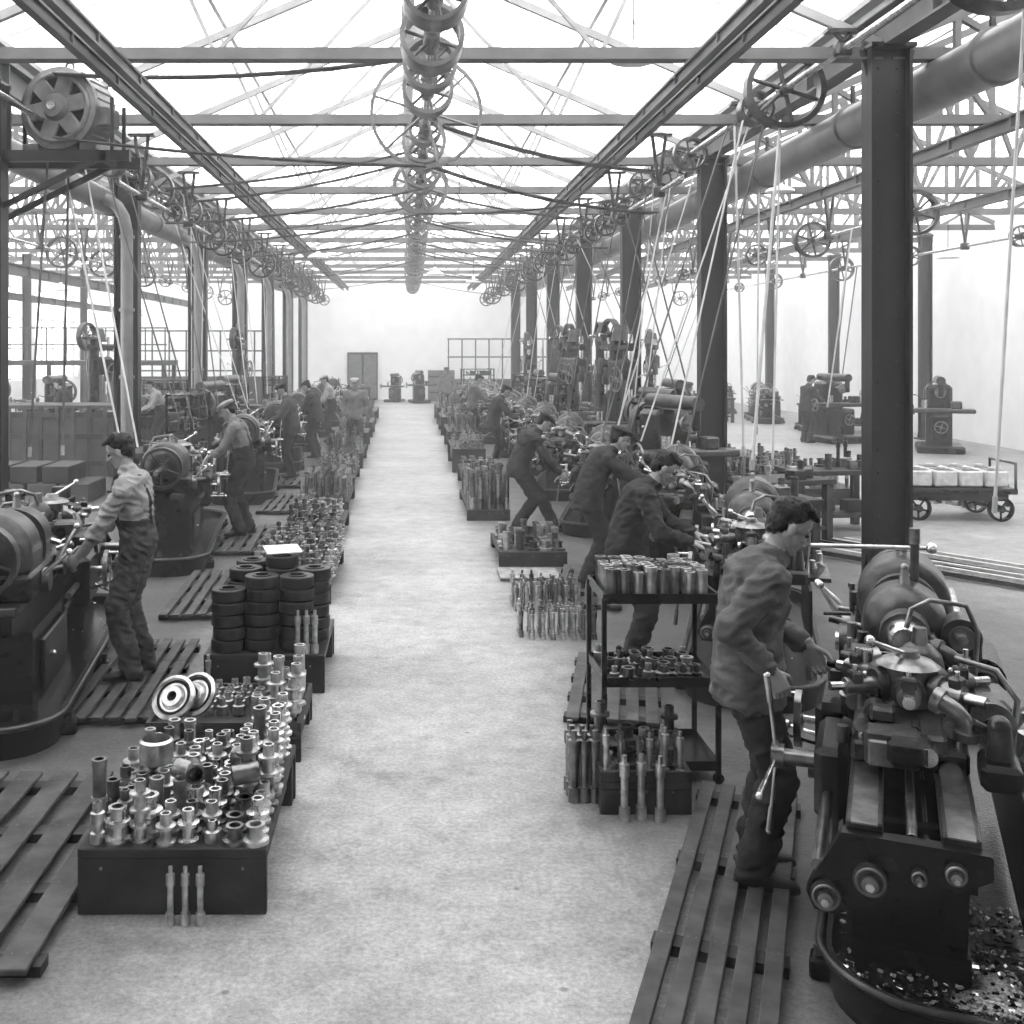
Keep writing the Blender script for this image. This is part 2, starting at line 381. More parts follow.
# ---------------------------------------------------------------- capstan lathe
def rrect(x0,x1,y0,y1,r,n=6):
    out=[]
    for (cx,cy,a0) in((x1-r,y1-r,0),(x0+r,y1-r,90),(x0+r,y0+r,180),(x1-r,y0+r,270)):
        for i in range(n+1):
            a=rad(a0+90*i/n); out.append((cx+r*math.cos(a),cy+r*math.sin(a)))
    return out
def lever(b,p,d,L,r=.009,ball=.022,mt='steel'):
    p=V(p);d=V(d).normalized(); b.cyl(p,p+d*L,r*1.3,r*.8,seg=8,mat=mt); b.sphere(p+d*L,ball,mt,8)
def lathe_machine(seed,chips=False,pc=0.):
    R=random.Random(seed); b=B()
    P=rrect(pc-.47,pc+.47,0,3.25,.36,10); P2=rrect(pc-.43,pc+.43,.04,3.21,.32,10); n=len(P)
    b.add([(x,y,.0) for x,y in P2]+[(x,y,.17) for x,y in P],[(i,(i+1)%n,n+(i+1)%n,n+i) for i in range(n)],'iron',True)
    b.add([(x,y,.17) for x,y in P]+[(x,y,.17) for x,y in P2],[(i,(i+1)%n,n+(i+1)%n,n+i) for i in range(n)],'iron_mid')
    b.add([(x,y,.17) for x,y in P2]+[(x,y,.10) for x,y in P2],[(i,(i+1)%n,n+(i+1)%n,n+i) for i in range(n)],'iron')
    b.add([(x,y,.10) for x,y in P2],[tuple(range(n))],'oil_pan')
    b.tube([(x,y,.175) for x,y in P],.018,'iron_mid',6,True)
    for y in(.4,1.6,2.8):
        for s in(-1,1): b.box((pc+s*.44,y,.04),(.14,.10,.08),'iron',ch=.01); b.cyl((pc+s*.48,y,.08),(pc+s*.48,y,.12),.018,seg=6,mat='steel_dark')
    rr=random.Random(seed+5)
    for i in range(1500 if chips else 40):
        x=pc+rr.uniform(-.41,.41);y=rr.uniform(.04,1.0);q=rr.uniform(.003,.013)
        if (abs(x-pc)>.28 and y<.22): continue
        b.box((x,y,.108+q*.3+rr.random()*.01),(q*1.8,q,q*.5),rr.choice(['swarf','steel','oil_pan','iron','iron']),R=Matrix.Rotation(rr.uniform(0,6),3,'Z')@Matrix.Rotation(rr.uniform(-1,1),3,'X'))
    if chips:
        for i in range(10):
            x=pc+rr.uniform(-.22,.32);y=rr.uniform(.15,.6); b.sphere((x,y,.10),rr.uniform(.04,.09),'swarf',12,sc=.16)
    def ped(y0,y1,w0,w1):
        for (za,zb,wa,wb) in((.1,.2,w0,w0),(.2,.6,w0*.92,w1)):
            b.add([(-wa,y0-.02,za),(wa,y0-.02,za),(wa,y1+.02,za),(-wa,y1+.02,za),(-wb,y0,zb),(wb,y0,zb),(wb,y1,zb),(-wb,y1,zb)],
             [(0,1,5,4),(1,2,6,5),(2,3,7,6),(3,0,4,7),(4,5,6,7)],'iron')
        b.box((-w0*.97,(y0+y1)/2,.37),(.03,(y1-y0)*.7,.3),'iron',ch=.01)
        b.sphere((-w0*1.03,(y0+y1)/2+.1,.37),.018,'steel',8)
        b.box((0,y0-.02,.37),(w0*1.1,.03,.28),'iron',ch=.01)
    ped(.35,.75,.2,.2); ped(1.85,2.85,.3,.27)
    for x in(-.15,.15):
        b.box((x,1.5,.74),(.12,2.95,.05),'iron_mid',ch=.006); b.box((x,1.5,.66),(.06,2.9,.14),'iron'); b.box((x,1.5,.59),(.10,2.9,.04),'iron')
        b.box((x,.95,.768),(.085,1.9,.006),'steel_dark')
    for y in np.arange(.25,2.9,.42): b.box((0,y,.65),(.3,.05,.1),'iron')
    b.cyl((0,.05,.72),(0,1.2,.72),.02,seg=10,mat='steel'); b.cyl((.05,.05,.67),(.05,1.2,.67),.012,seg=8,mat='steel')
    b.prism([(-.31,.58),(-.335,.52),(-.31,.46),(-.24,.455),(-.08,.53),(.10,.58),(.24,.66),(.24,.74),(-.22,.74)],-.03,.03,'iron')
    for (x,z,r) in((-.27,.52,.05),(-.13,.60,.055),(.13,.67,.035),(.02,.64,.025)):
        b.cyl((x,-.06,z),(x,.03,z),r,seg=18,mat='iron_mid'); b.cyl((x,-.085,z),(x,-.05,z),r*.5,seg=14,mat='steel_dark')
        b.torus((x,-.06,z),(0,1,0),r*.8,.006,'steel_dark',18,6); b.cyl((x,-.105,z),(x,-.08,z),r*.28,seg=6,mat='steel')
    b.cyl((-.27,0,.52),(-.27,1.95,.52),.017,seg=10,mat='steel'); b.cyl((-.30,0,.60),(-.30,1.95,.60),.022,seg=10,mat='steel_dark'); b.cyl((-.20,0,.60),(-.20,1.6,.60),.013,seg=8,mat='steel')
    # turret slide
    y=.85
    b.box((0,y,.81),(.42,.52,.09),'iron',ch=.015); b.box((0,y-.02,.89),(.26,.62,.08),'iron_mid',ch=.015); b.box((0,y-.36,.88),(.16,.14,.1),'iron',ch=.02)
    for s in(-1,1):
        for q in(-.2,0,.2): b.cyl((s*.17,y+q,.85),(s*.17,y+q,.885),.016,seg=6,mat='steel')
    b.cyl((0,y+.1,.92),(0,y+.1,1.08),.14,.125,seg=6,mat='iron_mid'); b.lathe((0,y+.1,1.08),(0,0,1),[(.125,0),(.10,.02),(.05,.035),(.04,.06),(.0,.06)],18,'steel_dark')
    lever(b,(0,y+.1,1.12),(-.5,-.6,.3),.24)
    for k in range(6):
        a=rad(60*k+30);d=V((math.cos(a),math.sin(a),0));o=V((0,y+.1,1.0))
        r=R.uniform(.035,.055);L=R.uniform(.06,.13)
        b.cyl(o+d*.11,o+d*.15,.065,seg=14,mat='iron_mid'); b.cyl(o+d*.14,o+d*(.16+L),r,r*.9,seg=14,mat='steel_dark'); b.cyl(o+d*(.16+L),o+d*(.16+L+R.uniform(.04,.09)),r*.5,seg=10,mat='steel')
        b.sphere(o+d*.19+V((0,0,r+.01)),.013,'steel',6)
        b.box(o+d*(.16+L*.6)+V((0,0,.02)),(.05,.06,r*2.3),'iron_mid',rz=a,ch=.008)
        b.cyl(o+d*(.16+L*.6)+V((0,0,r)),o+d*(.16+L*.6)+V((0,0,r+.05)),.012,seg=6,mat='steel')
    b.box((-.29,y,.64),(.12,.44,.30),'iron',ch=.03); b.cyl((-.36,y+.12,.6),(-.39,y+.12,.6),.06,seg=18,mat='iron_mid')
    hub=V((-.35,y-.12,.70)); b.cyl(hub,hub+V((-.12,0,0)),.032,seg=14,mat='steel_dark'); b.cyl(hub+V((-.12,0,0)),hub+V((-.17,0,0)),.05,seg=14,mat='steel_dark')
    for k in range(4):
        a=rad(90*k+8);d=V((-.10,math.cos(a),math.sin(a)));p=hub+V((-.15,0,0)); b.cyl(p,p+d*.26,.010,.009,seg=8,mat='steel'); b.cyl(p+d*.23,p+d*.34,.013,.015,seg=10,mat='steel'); b.sphere(p+d*.345,.016,'steel',8)
    # cross slide carriage
    y=1.42
    b.box((0,y,.81),(.46,.34,.09),'iron',ch=.015); b.box((-.31,y,.62),(.14,.42,.34),'iron',ch=.03); b.box((-.02,y,.885),(.62,.18,.07),'iron_mid',ch=.01)
    for s in(-1,1):
        b.box((s*.19,y,.96),(.15,.17,.1),'iron_mid',ch=.015)
        for q in(-.05,.05): b.cyl((s*.19+q,y-.04,1.0),(s*.19+q,y-.04,1.06),.013,seg=6,mat='steel')
        b.box((s*.12,y,.985),(.16,.03,.03),'steel')
    b.wheel((-.46,y-.05,.66),(1,0,0),.13,.03,'steel_dark',4,rim=.022,hub=.03,seg=24); b.cyl((-.46,y-.05,.66),(-.34,y-.05,.66),.02,seg=8,mat='steel')
    lever(b,(-.47,y-.05,.77),(-1,0,0),.09,.011,.014)
    b.wheel((-.42,y+.1,.89),(1,0,0),.09,.025,'steel_dark',3,rim=.018,hub=.025,seg=20); b.cyl((-.42,y+.1,.89),(-.3,y+.1,.89),.015,seg=8,mat='steel')
    for q in range(3): lever(b,(-.38,y-.16+.12*q,.55),(-.6,R.uniform(-.3,.3),R.uniform(-.3,.6)),.16)
    b.bend((.20,.64,.92),(.20,.62,1.0),(.10,.66,1.03),.034,'steel_dark'); b.bend((-.22,1.15,.86),(-.24,1.12,1.0),(-.12,1.16,1.03),.036,'steel_dark'); b.bend((.22,1.3,.86),(.24,1.25,1.05),(.12,1.3,1.06),.036,'iron_mid')
    b.sphere((.05,1.2,1.02),.10,'iron_mid',20); b.cyl((.05,1.2,1.10),(.05,1.2,1.18),.035,.028,seg=12,mat='steel_dark')
    b.box((.30,1.05,.9),(.16,.30,.16),'iron_mid',ch=.03); b.cyl((.30,.92,.92),(.30,.80,.92),.07,seg=22,mat='iron_mid'); b.cyl((.30,.80,.92),(.30,.785,.92),.085,seg=22,mat='steel_dark'); b.cyl((.30,.785,.92),(.30,.765,.92),.035,seg=10,mat='steel')
    b.box((.31,.62,.80),(.14,.22,.10),'iron',ch=.02); b.cyl((.31,.62,.85),(.31,.62,.96),.05,.04,seg=16,mat='iron_mid'); b.sphere((.31,.62,.97),.042,'iron_mid',14)
    b.box((-.06,.53,.87),(.2,.1,.14),'iron_mid',ch=.015); b.cyl((.06,.50,.88),(.06,.42,.88),.035,seg=14,mat='steel'); b.box((-.1,.47,.86),(.09,.04,.10),'steel_dark',ch=.008)
    b.tube([(.28,y+.15,.8),(.30,y+.15,1.1),(.25,y+.12,1.22),(.1,y+.08,1.24),(.02,y+.03,1.2),(0,y,1.12)],.012,'steel_dark',8)
    b.tube([(.38,.95,.75),(.40,.95,.98),(.33,1.0,1.08),(.18,1.05,1.10)],.012,'steel_dark',8)
    # headstock
    y0=1.85
    b.box((0,y0+.5,.84),(.52,1.0,.16),'iron',ch=.02)
    b.dome((0,y0+.12,1.0),(0,-1,0),.20,.14,'iron_mid'); b.cyl((0,y0+.12,1.0),(0,y0+.30,1.0),.20,.20,seg=32,mat='iron_mid')
    b.dome((0,y0+.60,1.02),(0,-1,0),.235,.10,'iron_mid'); b.cyl((0,y0+.60,1.02),(0,y0+.84,1.02),.235,seg=32,mat='iron_mid'); b.dome((0,y0+.84,1.02),(0,1,0),.235,.14,'iron_mid')
    b.box((0,y0+.21,.93),(.404,.18,.14),'iron_mid',ch=.01); b.box((0,y0+.72,.93),(.474,.24,.2),'iron_mid',ch=.01)
    for i,r in enumerate((.12,.15,.175)): b.cyl((0,y0+.30+i*.07,1.02),(0,y0+.365+i*.07,1.02),r,seg=28,mat='steel_dark')
    b.cyl((0,y0-.12,1.0),(0,y0+.03,1.0),.115,seg=20,mat='steel_dark'); b.cyl((0,y0-.2,1.0),(0,y0-.12,1.0),.06,.09,seg=18,mat='steel')
    for k in range(3):
        a=rad(120*k+20); b.box((.07*math.cos(a),y0-.13,1.0+.07*math.sin(a)),(.035,.05,.035),'steel')
    for yy in(y0+.2,y0+.72): b.cyl((0,yy,1.18),(0,yy,1.27),.03,.02,seg=10,mat='brass'); b.sphere((0,yy,1.28),.022,'brass',8)
    b.cyl((.24,y0-.05,1.02),(.24,y0+.95,1.02),.03,seg=10,mat='steel'); b.box((.27,y0+.1,.93),(.14,.2,.12),'iron_mid',ch=.02); b.cyl((.25,y0-.02,1.0),(.25,y0+.16,1.0),.09,seg=24,mat='iron_mid'); b.cyl((.25,y0-.05,1.0),(.25,y0-.02,1.0),.06,seg=20,mat='steel_dark'); b.cyl((.25,y0-.08,1.0),(.25,y0-.05,1.0),.025,seg=12,mat='steel')
    b.cyl((-.27,y0+.25,.86),(-.31,y0+.25,.86),.09,seg=20,mat='iron_mid'); b.cyl((-.31,y0+.25,.86),(-.33,y0+.25,.86),.05,seg=16,mat='steel')
    b.cyl((-.27,y0+.7,.84),(-.31,y0+.7,.84),.07,seg=20,mat='steel_dark')
    lever(b,(-.3,y0+.45,.9),(-.5,-.1,.9),.24,.012,.022); lever(b,(-.3,y0+.85,.9),(-.7,.1,.6),.2,.012,.022)
    if chips:
        b.cyl((.05,y0+.35,1.15),(.05,y0+.35,1.40),.022,seg=10,mat='iron_mid'); b.cyl((-.52,y0+.30,1.34),(.12,y0+.36,1.36),.012,seg=8,mat='steel'); b.sphere((.13,y0+.36,1.36),.03,'steel',10); b.cyl((.05,y0+.35,1.38),(.05,y0+.35,1.46),.028,seg=10,mat='steel_dark'); b.cyl((-.52,y0+.30,1.34),(-.62,y0+.29,1.34),.018,seg=8,mat='steel')
    b.wheel((0,y0+1.06,1.02),(0,1,0),.21,.1,'iron_mid',5,rim=.03,seg=26); b.cyl((0,y0+.95,1.02),(0,y0+1.55,1.02),.025,seg=10,mat='steel')
    b.cyl((.36,y0+.3,.72),(.36,y0+.8,.72),.11,seg=18,mat='iron'); b.cyl((.36,y0+.2,.72),(.36,y0+.3,.72),.07,seg=14,mat='iron_mid')
    b.box((.40,1.35,.45),(.02,1.5,.5),'iron'); b.box((.45,1.2,.72),(.2,.6,.03),'iron_mid')
    for i in range(6): b.cyl((.45+R.uniform(-.05,.06),.95+i*.09,.735),(.45+R.uniform(-.03,.06),.95+i*.09,.735+R.uniform(.04,.13)),.022,seg=10,mat='sleeve')
    for i in range(80):
        x=R.uniform(-.28,.3);yy=R.uniform(.6,2.8);z=R.uniform(.78,1.0)
        t=R.random();mt=R.choice(['steel','steel_dark','steel_dark','iron_mid','iron_mid','iron'])
        if t<.35: b.cyl((x,yy,z),(x,yy,z+R.uniform(.04,.16)),R.uniform(.01,.028),seg=10,mat=mt)
        elif t<.7: b.cyl((x,yy,z),(x-R.uniform(.05,.18),yy+R.uniform(-.04,.04),z+R.uniform(-.02,.05)),R.uniform(.01,.03),seg=10,mat=mt)
        elif t<.9: b.cyl((x,yy,z),(x,yy-R.uniform(.03,.15),z),R.uniform(.015,.045),seg=12,mat=mt)
        else: b.box((x,yy,z),(R.uniform(.05,.12),R.uniform(.05,.12),R.uniform(.04,.1)),'iron_mid',ch=.012)
    return b.mesh('capstan_lathe')
LM=[lathe_machine(1,True,.16),lathe_machine(2),lathe_machine(3)]
put(LM[0],'capstan_lathe',(1.70,3.64,0),rad(-24))
put(LM[1],'capstan_lathe',(2.25,7.1,0),rad(-18)); put(LM[2],'capstan_lathe',(2.5,10.35,0),rad(-16)); 
for i,y in enumerate((13.6,16.9,20.2,23.5,26.8,30.1,33.4,36.7,40.)):
    put(LM[1+i%2],'capstan_lathe',(2.35-.02*i,y,0),rad(-13))
for i,y in enumerate((9.68,14.75,19.9,24.2,28.3,32.3,36.3,40.3)):
    put(LM[1+(i+1)%2],'capstan_lathe',(-2.98 if i<2 else -2.9,y,0),rad(187 if i==0 else 186),1.08)
for i,y in enumerate((25.,29.,33.,37.)): put(LM[1+i%2],'capstan_lathe',(6.4,y+4,0),rad(-8+180*(i%2)),1.)
for i,y in enumerate((23.,28,33)): put(LM[1+i%2],'capstan_lathe',(11.4,y+6,0),rad(-10))
for i,y in enumerate((29.,34.)): put(LM[1+i%2],'capstan_lathe',(-6.4,y,0),rad(180))
# ---------------------------------------------------------------- drilling machine
def drill():
    b=B(); b.box((0,0,.06),(.7,.9,.12),'iron',ch=.02); b.cyl((0,.25,.1),(0,.25,2.25),.11,seg=18,mat='iron')
    b.box((0,-.05,.85),(.55,.55,.07),'iron_mid',ch=.02); b.box((0,.2,.85),(.25,.3,.16),'iron',ch=.02)
    b.box((0,.05,1.75),(.24,.6,.34),'iron',ch=.05); b.cyl((0,-.2,1.2),(0,-.2,2.3),.04,seg=12,mat='steel'); b.cyl((0,-.2,1.45),(0,-.2,1.75),.08,seg=16,mat='iron_mid')
    b.cyl((0,.1,2.2),(0,.1,2.45),.16,.1,seg=20,mat='iron_mid'); b.wheel((-.2,-.1,1.6),(1,0,0),.2,.03,'steel_dark',4,rim=.02,hub=.04)
    b.wheel((.0,.45,2.3),(1,0,0),.26,.1,'iron_mid',5,rim=.03); b.cyl((-.2,.45,2.3),(.2,.45,2.3),.03,seg=8,mat='steel')
    b.cyl((0,.35,.2),(0,.35,2.3),.03,seg=8,mat='iron_mid'); lever(b,(.12,-.1,1.6),(.8,-.3,.4),.3); b.cyl((0,-.2,1.0),(0,-.2,1.2),.015,seg=8,mat='steel')
    b.box((0,.05,2.1),(.14,.75,.12),'iron',ch=.03)
    return b.mesh('pillar_drilling_machine')
DM=drill()
for (x,y,r) in((3.9,19.5,.3),(4.0,22.,0),(3.8,25.5,.4),(3.7,23.6,.2),(4.4,30,0),(4.0,36,0),(6.8,30,0),(-6.7,23.6,2.8),(-4.5,29,3)):
    put(DM,'pillar_drilling_machine',(x,y,0),r,1.15)
def miller():
    b=B(); b.box((0,0,.08),(.9,1.2,.16),'iron',ch=.03); b.box((0,.25,.75),(.5,.5,1.3),'iron',ch=.06); b.cyl((0,-.55,1.5),(0,.6,1.5),.09,seg=16,mat='iron_mid')
    b.box((0,-.3,.5),(.35,.5,.6),'iron',ch=.04); b.box((0,-.3,.88),(1.3,.35,.09),'iron_mid',ch=.02); b.cyl((0,-.5,1.25),(0,0,1.25),.04,seg=12,mat='steel'); b.cyl((0,-.35,1.25),(0,-.3,1.25),.11,seg=20,mat='steel_dark')
    b.box((0,-.5,1.35),(.1,.07,.36),'iron',ch=.02); b.wheel((-.7,-.3,.88),(1,0,0),.15,.03,'steel_dark',4,rim=.02,hub=.03); b.wheel((0,.62,1.2),(0,1,0),.28,.12,'iron_mid',5,rim=.03)
    b.cyl((-.3,-.3,.92),(-.3,-.3,1.1),.06,seg=12,mat='steel'); b.box((.3,-.3,1.0),(.2,.2,.16),'iron_mid',ch=.02); lever(b,(-.25,.1,1.1),(-.7,-.5,.3),.3); lever(b,(-.25,.2,.8),(-.9,-.2,.2),.25)
    b.wheel((.0,-.6,.55),(0,1,0),.13,.03,'steel_dark',4,rim=.02,hub=.03)
    return b.mesh('milling_machine')
MM=miller()
for (x,y,r) in((4.1,17.6,.2),(3.9,27.8,.2),(4.0,33,0),(10.9,27.6,.2),(12.3,25.,-.4),(-4.3,26,3),(-8.5,26,0),(-10.5,27,0),(5.6,22.8,0),(4.0,20.6,-.2),(3.7,15.0,.3),(-3.9,21.4,3.)): put(MM,'milling_machine',(x,y,0),r,1.1)
for (x0,z0,x1,y0,y1,z1) in((4.15,5.25,3.3,12.9,13.2,1.2),(4.15,5.2,3.1,15.9,16.5,1.2),(3.3,4.45,2.9,18.,19.,1.2),(3.3,4.45,2.9,21.5,22.4,1.2),(3.3,4.45,2.9,25,25.7,1.2),(7.5,4.4,6.6,27,28.,1.2),(11.5,4.5,11.5,28,29.,1.2),
    (-4.1,4.95,-3.1,13.,12.,1.3),(-3.5,4.4,-3.1,17.,17.2,1.3),(-3.5,4.4,-3.1,22,21.5,1.3),(3.3,4.45,4.1,20.3,20,2.5),(3.3,4.45,4.1,28,28,1.5),(3.3,4.45,4.0,15.9,15.5,1.5),(3.3,4.45,3.9,23.8,23.9,2.6),(4.15,5.2,3.9,17.6,18.2,1.5),(-3.5,4.4,-3.3,27,26.,1.3),
    (4.15,5.2,2.9,13.6,13.9,1.2),(3.3,4.45,2.7,14.4,14.6,1.1),(-4.1,4.95,-3.2,15.,15.6,1.3),(-4.1,4.95,-3.0,19.,19.6,1.3),(-4.1,4.95,-4.2,21.,21.4,1.6),(3.3,4.45,2.6,31,31.5,1.2)):
    down_belts(x0,z0,x1,y0,y1,z1)
def cord(p,q,r=.012,mt='belt_light'):
    b=B(); p=V(p);q=V(q); b.cyl((0,0,0),q-p,r,seg=6,mat=mt); b.cyl(q-p,(q-p)*1.03,r*1.6,seg=8,mat='wood_light'); b.build('belt_shifter_cord',p)
cord((4.45,7.75,5.3),(4.35,8.0,1.3)); cord((4.1,11.9,4.85),(3.7,11.6,1.2),.018); cord((4.1,11.9,4.85),(3.95,11.7,1.2),.012); cord((3.9,12.9,5.05),(4.1,13.2,1.2),.015)
cord((-3.95,12.6,5.0),(-3.9,12.2,1.3),.014,'belt'); cord((-4.05,12.2,4.9),(-4.2,12.,1.3),.014,'belt'); cord((5.2,16.,5.),(5.3,16.4,1.2)); cord((7.4,18.,4.4),(7.0,18.,1.5))
# ---------------------------------------------------------------- electric motor
b=B()
b.lathe((0,-.3,0),(0,1,0),[(0,0),(.16,0),(.18,.03)],32,'motor')
b.lathe((0,-.3,0),(0,1,0),[(.38,.02),(.46,.04),(.47,.1),(.47,.5),(.44,.56),(.38,.56)],36,'motor')
b.lathe((0,-.24,0),(0,1,0),[(0,0),(.40,0)],32,'hole_shade'); b.lathe((0,.24,0),(0,1,0),[(.40,0),(0,0)],32,'hole_shade')
for k in range(6):
    a=rad(60*k+10);d=V((math.cos(a),0,math.sin(a)));t=V((-math.sin(a),0,math.cos(a)))
    b.box(V((0,-.28,0))+d*.27,(.19,.05,.26),'motor',R=Matrix((t,V((0,1,0)),d)).transposed(),ch=.01)
b.torus((0,-.28,0),(0,1,0),.37,.035,'motor',32,8)
b.cyl((0,-.42,0),(0,.5,0),.05,seg=14,mat='steel'); b.cyl((0,-.38,0),(0,-.28,0),.12,.17,seg=18,mat='motor'); b.cyl((0,.32,0),(0,.5,0),.2,seg=24,mat='iron_mid')
for z in np.linspace(-.4,.4,9):
    b.box((math.sqrt(.47**2-z*z),0,z),(.03,.4,.012),'motor'); b.box((-math.sqrt(.47**2-z*z),0,z),(.03,.4,.012),'motor')
for s in(-1,1): b.box((s*.35,0,-.43),(.2,.5,.09),'motor',ch=.01)
b.box((.5,-.05,-.1),(.16,.26,.22),'motor',ch=.02)
b.torus((0,0,.52),(0,1,0),.05,.012,'iron_mid',14,6)
b.build('electric_motor',(-3.85,12.3,5.08),rad(-12))
b=B()
for y in(-.25,.25): b.box((-.2,y,0),(2.2,.1,.12),'column_paint')
for x in(-1.1,.6): b.box((x,0,.0),(.08,.6,.1),'column_paint')
b.beam((-.7,-.25,-.05),(-.7,-.25,-.7),.06,.06,'column_paint'); b.beam((.6,-.25,0),(-.7,-.25,-.65),.06,.06,'column_paint'); b.beam((.6,.25,0),(-.7,.25,-.65),.06,.06,'column_paint')
for x in(-.45,.7): 
    for y in(-.25,.25): b.box((x,y,.35),(.04,.04,.6),'column_paint')
b.build('motor_bracket',(-4.,12.3,4.54))
# ---------------------------------------------------------------- lamps
b=B(); b.cyl((0,0,.16),(0,0,.8),.008,seg=6,mat='iron'); b.lathe((0,0,0),(0,0,1),[(.24,0),(.23,.03),(.15,.08),(.05,.12),(.04,.2),(0,.21)],24,'white_paint'); b.lathe((0,0,0),(0,0,1),[(.23,.005),(.13,.07),(.0,.10)],24,'white_paint'); b.sphere((0,0,.03),.04,'paper',10)
lm=b.mesh('pendant_lamp')
for (x,y,z) in((2.3,11.,5.32),(6.2,18.,5.0),(-5.8,18.6,4.6),(-9,28,3.9),(-11,26,3.9),(.9,19,4.6),(.7,28,4.3),(7.6,27,4.4),(12,24,4.4),(-2,24,4.4),(2.,33,4.4),(-7.5,24,4.2)): put(lm,'pendant_lamp',(x,y,z))
# ---------------------------------------------------------------- stillages, duckboards, parts
def stillage(name,x0,x1,y0,y1,h,mat='wood_dark',lip=0.):
    b=B();w=x1-x0;d=y1-y0
    b.box((w/2,d/2,h-.02),(w,d,.04),mat,ch=.004)
    b.box((w/2,.02,h/2-.02),(w,.035,h-.04),mat,ch=.004); b.box((w/2,d-.02,h/2-.02),(w,.035,h-.04),mat,ch=.004)
    for x in(.06,w-.06): b.box((x,d/2,h*.5),(.05,d-.1,h*.28),mat); 
    for x in(.05,w-.05):
        for y in(.08,d-.08): b.box((x,y,(h-.04)/2),(.08,.08,h-.04),mat)
    if lip>0:
        for x in(.012,w-.012): b.box((x,d/2,h+lip/2),(.024,d,lip),mat)
        for y in(.012,d-.012): b.box((w/2,y,h+lip/2),(w-.05,.024,lip),mat)
    for x in(.1,w*.5,w-.1): b.sphere((x,0,h*.7),.008,'steel_dark',6)
    b.build(name,(x0,y0,0))
def duck(x0,y0,w,L,rz,n=5):
    b=B();sw=w/n
    for i in range(n):
        b.box((sw*(i+.5),L/2+random.uniform(-.015,.015),.055),(sw*.66,L,.025),'wood_slat',ch=.004)
        for y in np.linspace(.12,L-.12,4):
            for q in(-.15,.15): b.sphere((sw*(i+.5+q),y,.068),.004,'steel_dark',6,sc=.5)
    for y in np.linspace(.12,L-.12,4): b.box((w/2,y,.021),(w,.09,.042),'wood_dark')
    b.build('duckboard',(x0,y0,0),rz)
PROF={
 'spool':[(0,0),(.050,0),(.050,.012),(.030,.016),(.030,.075),(.052,.078),(.052,.092),(.028,.095),(.028,.15),(.019,.15),(.019,.10)],
 'sleeve':[(0,0),(.030,0),(.030,.13),(.034,.132),(.034,.16),(.020,.16),(.020,.10)],
 'stub':[(0,0),(.036,0),(.036,.05),(.022,.055),(.022,.10),(.014,.10),(.014,.07)],
 'spindle':[(0,0),(.026,0),(.026,.06),(.018,.062),(.018,.2),(.024,.202),(.024,.26),(.012,.262),(.012,.30),(0,.30)],
 'flange':[(0,0),(.062,0),(.062,.02),(.038,.024),(.034,.07),(.045,.073),(.045,.085),(.028,.085),(.028,.03)],
}
def part(b,x,y,z,kind,s=1.,mat='sleeve',ax=(0,0,1),seg=12):
    b.lathe((x,y,z),ax,[(r*s,h*s) for r,h in PROF[kind]],seg,mat)
    h=PROF[kind][-1]
    if h[0]>0: b.lathe((x,y,z),ax,[(h[0]*s,h[1]*s),(0,h[1]*s)],seg,'hole_shade')
def pile(name,x0,x1,y0,y1,z,kinds,pitch,seed=0,stack=None,jit=.25,mats=('sleeve',),s=1.,miss=.06,seg=12):
    R=random.Random(seed);b=B();cx,cy=(x0+x1)/2,(y0+y1)/2
    y=y0+pitch/2
    while y<y1:
        x=x0+pitch/2
        while x<x1:
            if R.random()>miss:
                k=R.choice(kinds);q=s*R.uniform(.9,1.1);px=x+R.uniform(-1,1)*jit*pitch*.5-cx;py=y+R.uniform(-1,1)*jit*pitch*.5-cy
                n=stack(x,y,R) if stack else 1; zz=0
                for i in range(n): part(b,px,py,zz,k,q,R.choice(mats),seg=seg); zz+=PROF[k][-2][1]*q
            x+=pitch
        y+=pitch
    return b.build(name,(cx,cy,z))
duck(-2.75,4.04,1.35,1.92,0,7)
stillage('loading_stillage',-1.40,-.60,4.57,5.78,.28)
def stk1(x,y,R):
    if x<-1.08 and y<4.82: return 2
    if x>-.84 and y>5.0: return 2
    return 1
pile('flanged_sleeves',-1.39,-.615,4.585,5.76,.28,['spool','spool','spool','flange','stub','sleeve'],.098,3,stk1,.22,('sleeve','sleeve','steel_dark','steel'),.93,.02,14)
b=B()
b.lathe((0,0,0),(0,0,1),[(0,0),(.08,0),(.08,.10),(.066,.11),(.066,.05)],24,'sleeve');b.lathe((0,0,.05),(0,0,1),[(.066,0),(0,0)],24,'hole_shade'); b.build('turned_drum',(-1.20,5.15,.43))
b=B()
for (x,y,ax) in((.08,.0,(1,.3,.1)),(-.12,.10,(.3,-1,.1)),(.05,.25,(1,-.4,0)),(-.08,.02,(-1,.5,.1))): b.lathe((x,y,.05),ax,[(.02,0),(.045,0),(.045,.12),(.034,.12),(.034,.02)],16,'steel_dark')
b.build('loose_bushes',(-.88,4.92,.40))
b=B()
for i in range(3): part(b,i*.062,.0,0,'spindle',.8,'sleeve')
b.build('turned_spindles',(-.99,4.50,0))
stillage('loading_stillage',-1.52,-.62,6.25,7.0,.18,lip=.05)
pile('flanged_sleeves',-.95,-.66,6.3,6.95,.185,['spool','sleeve'],.11,5,lambda x,y,R:R.choice((1,2)),.15)
b=B()
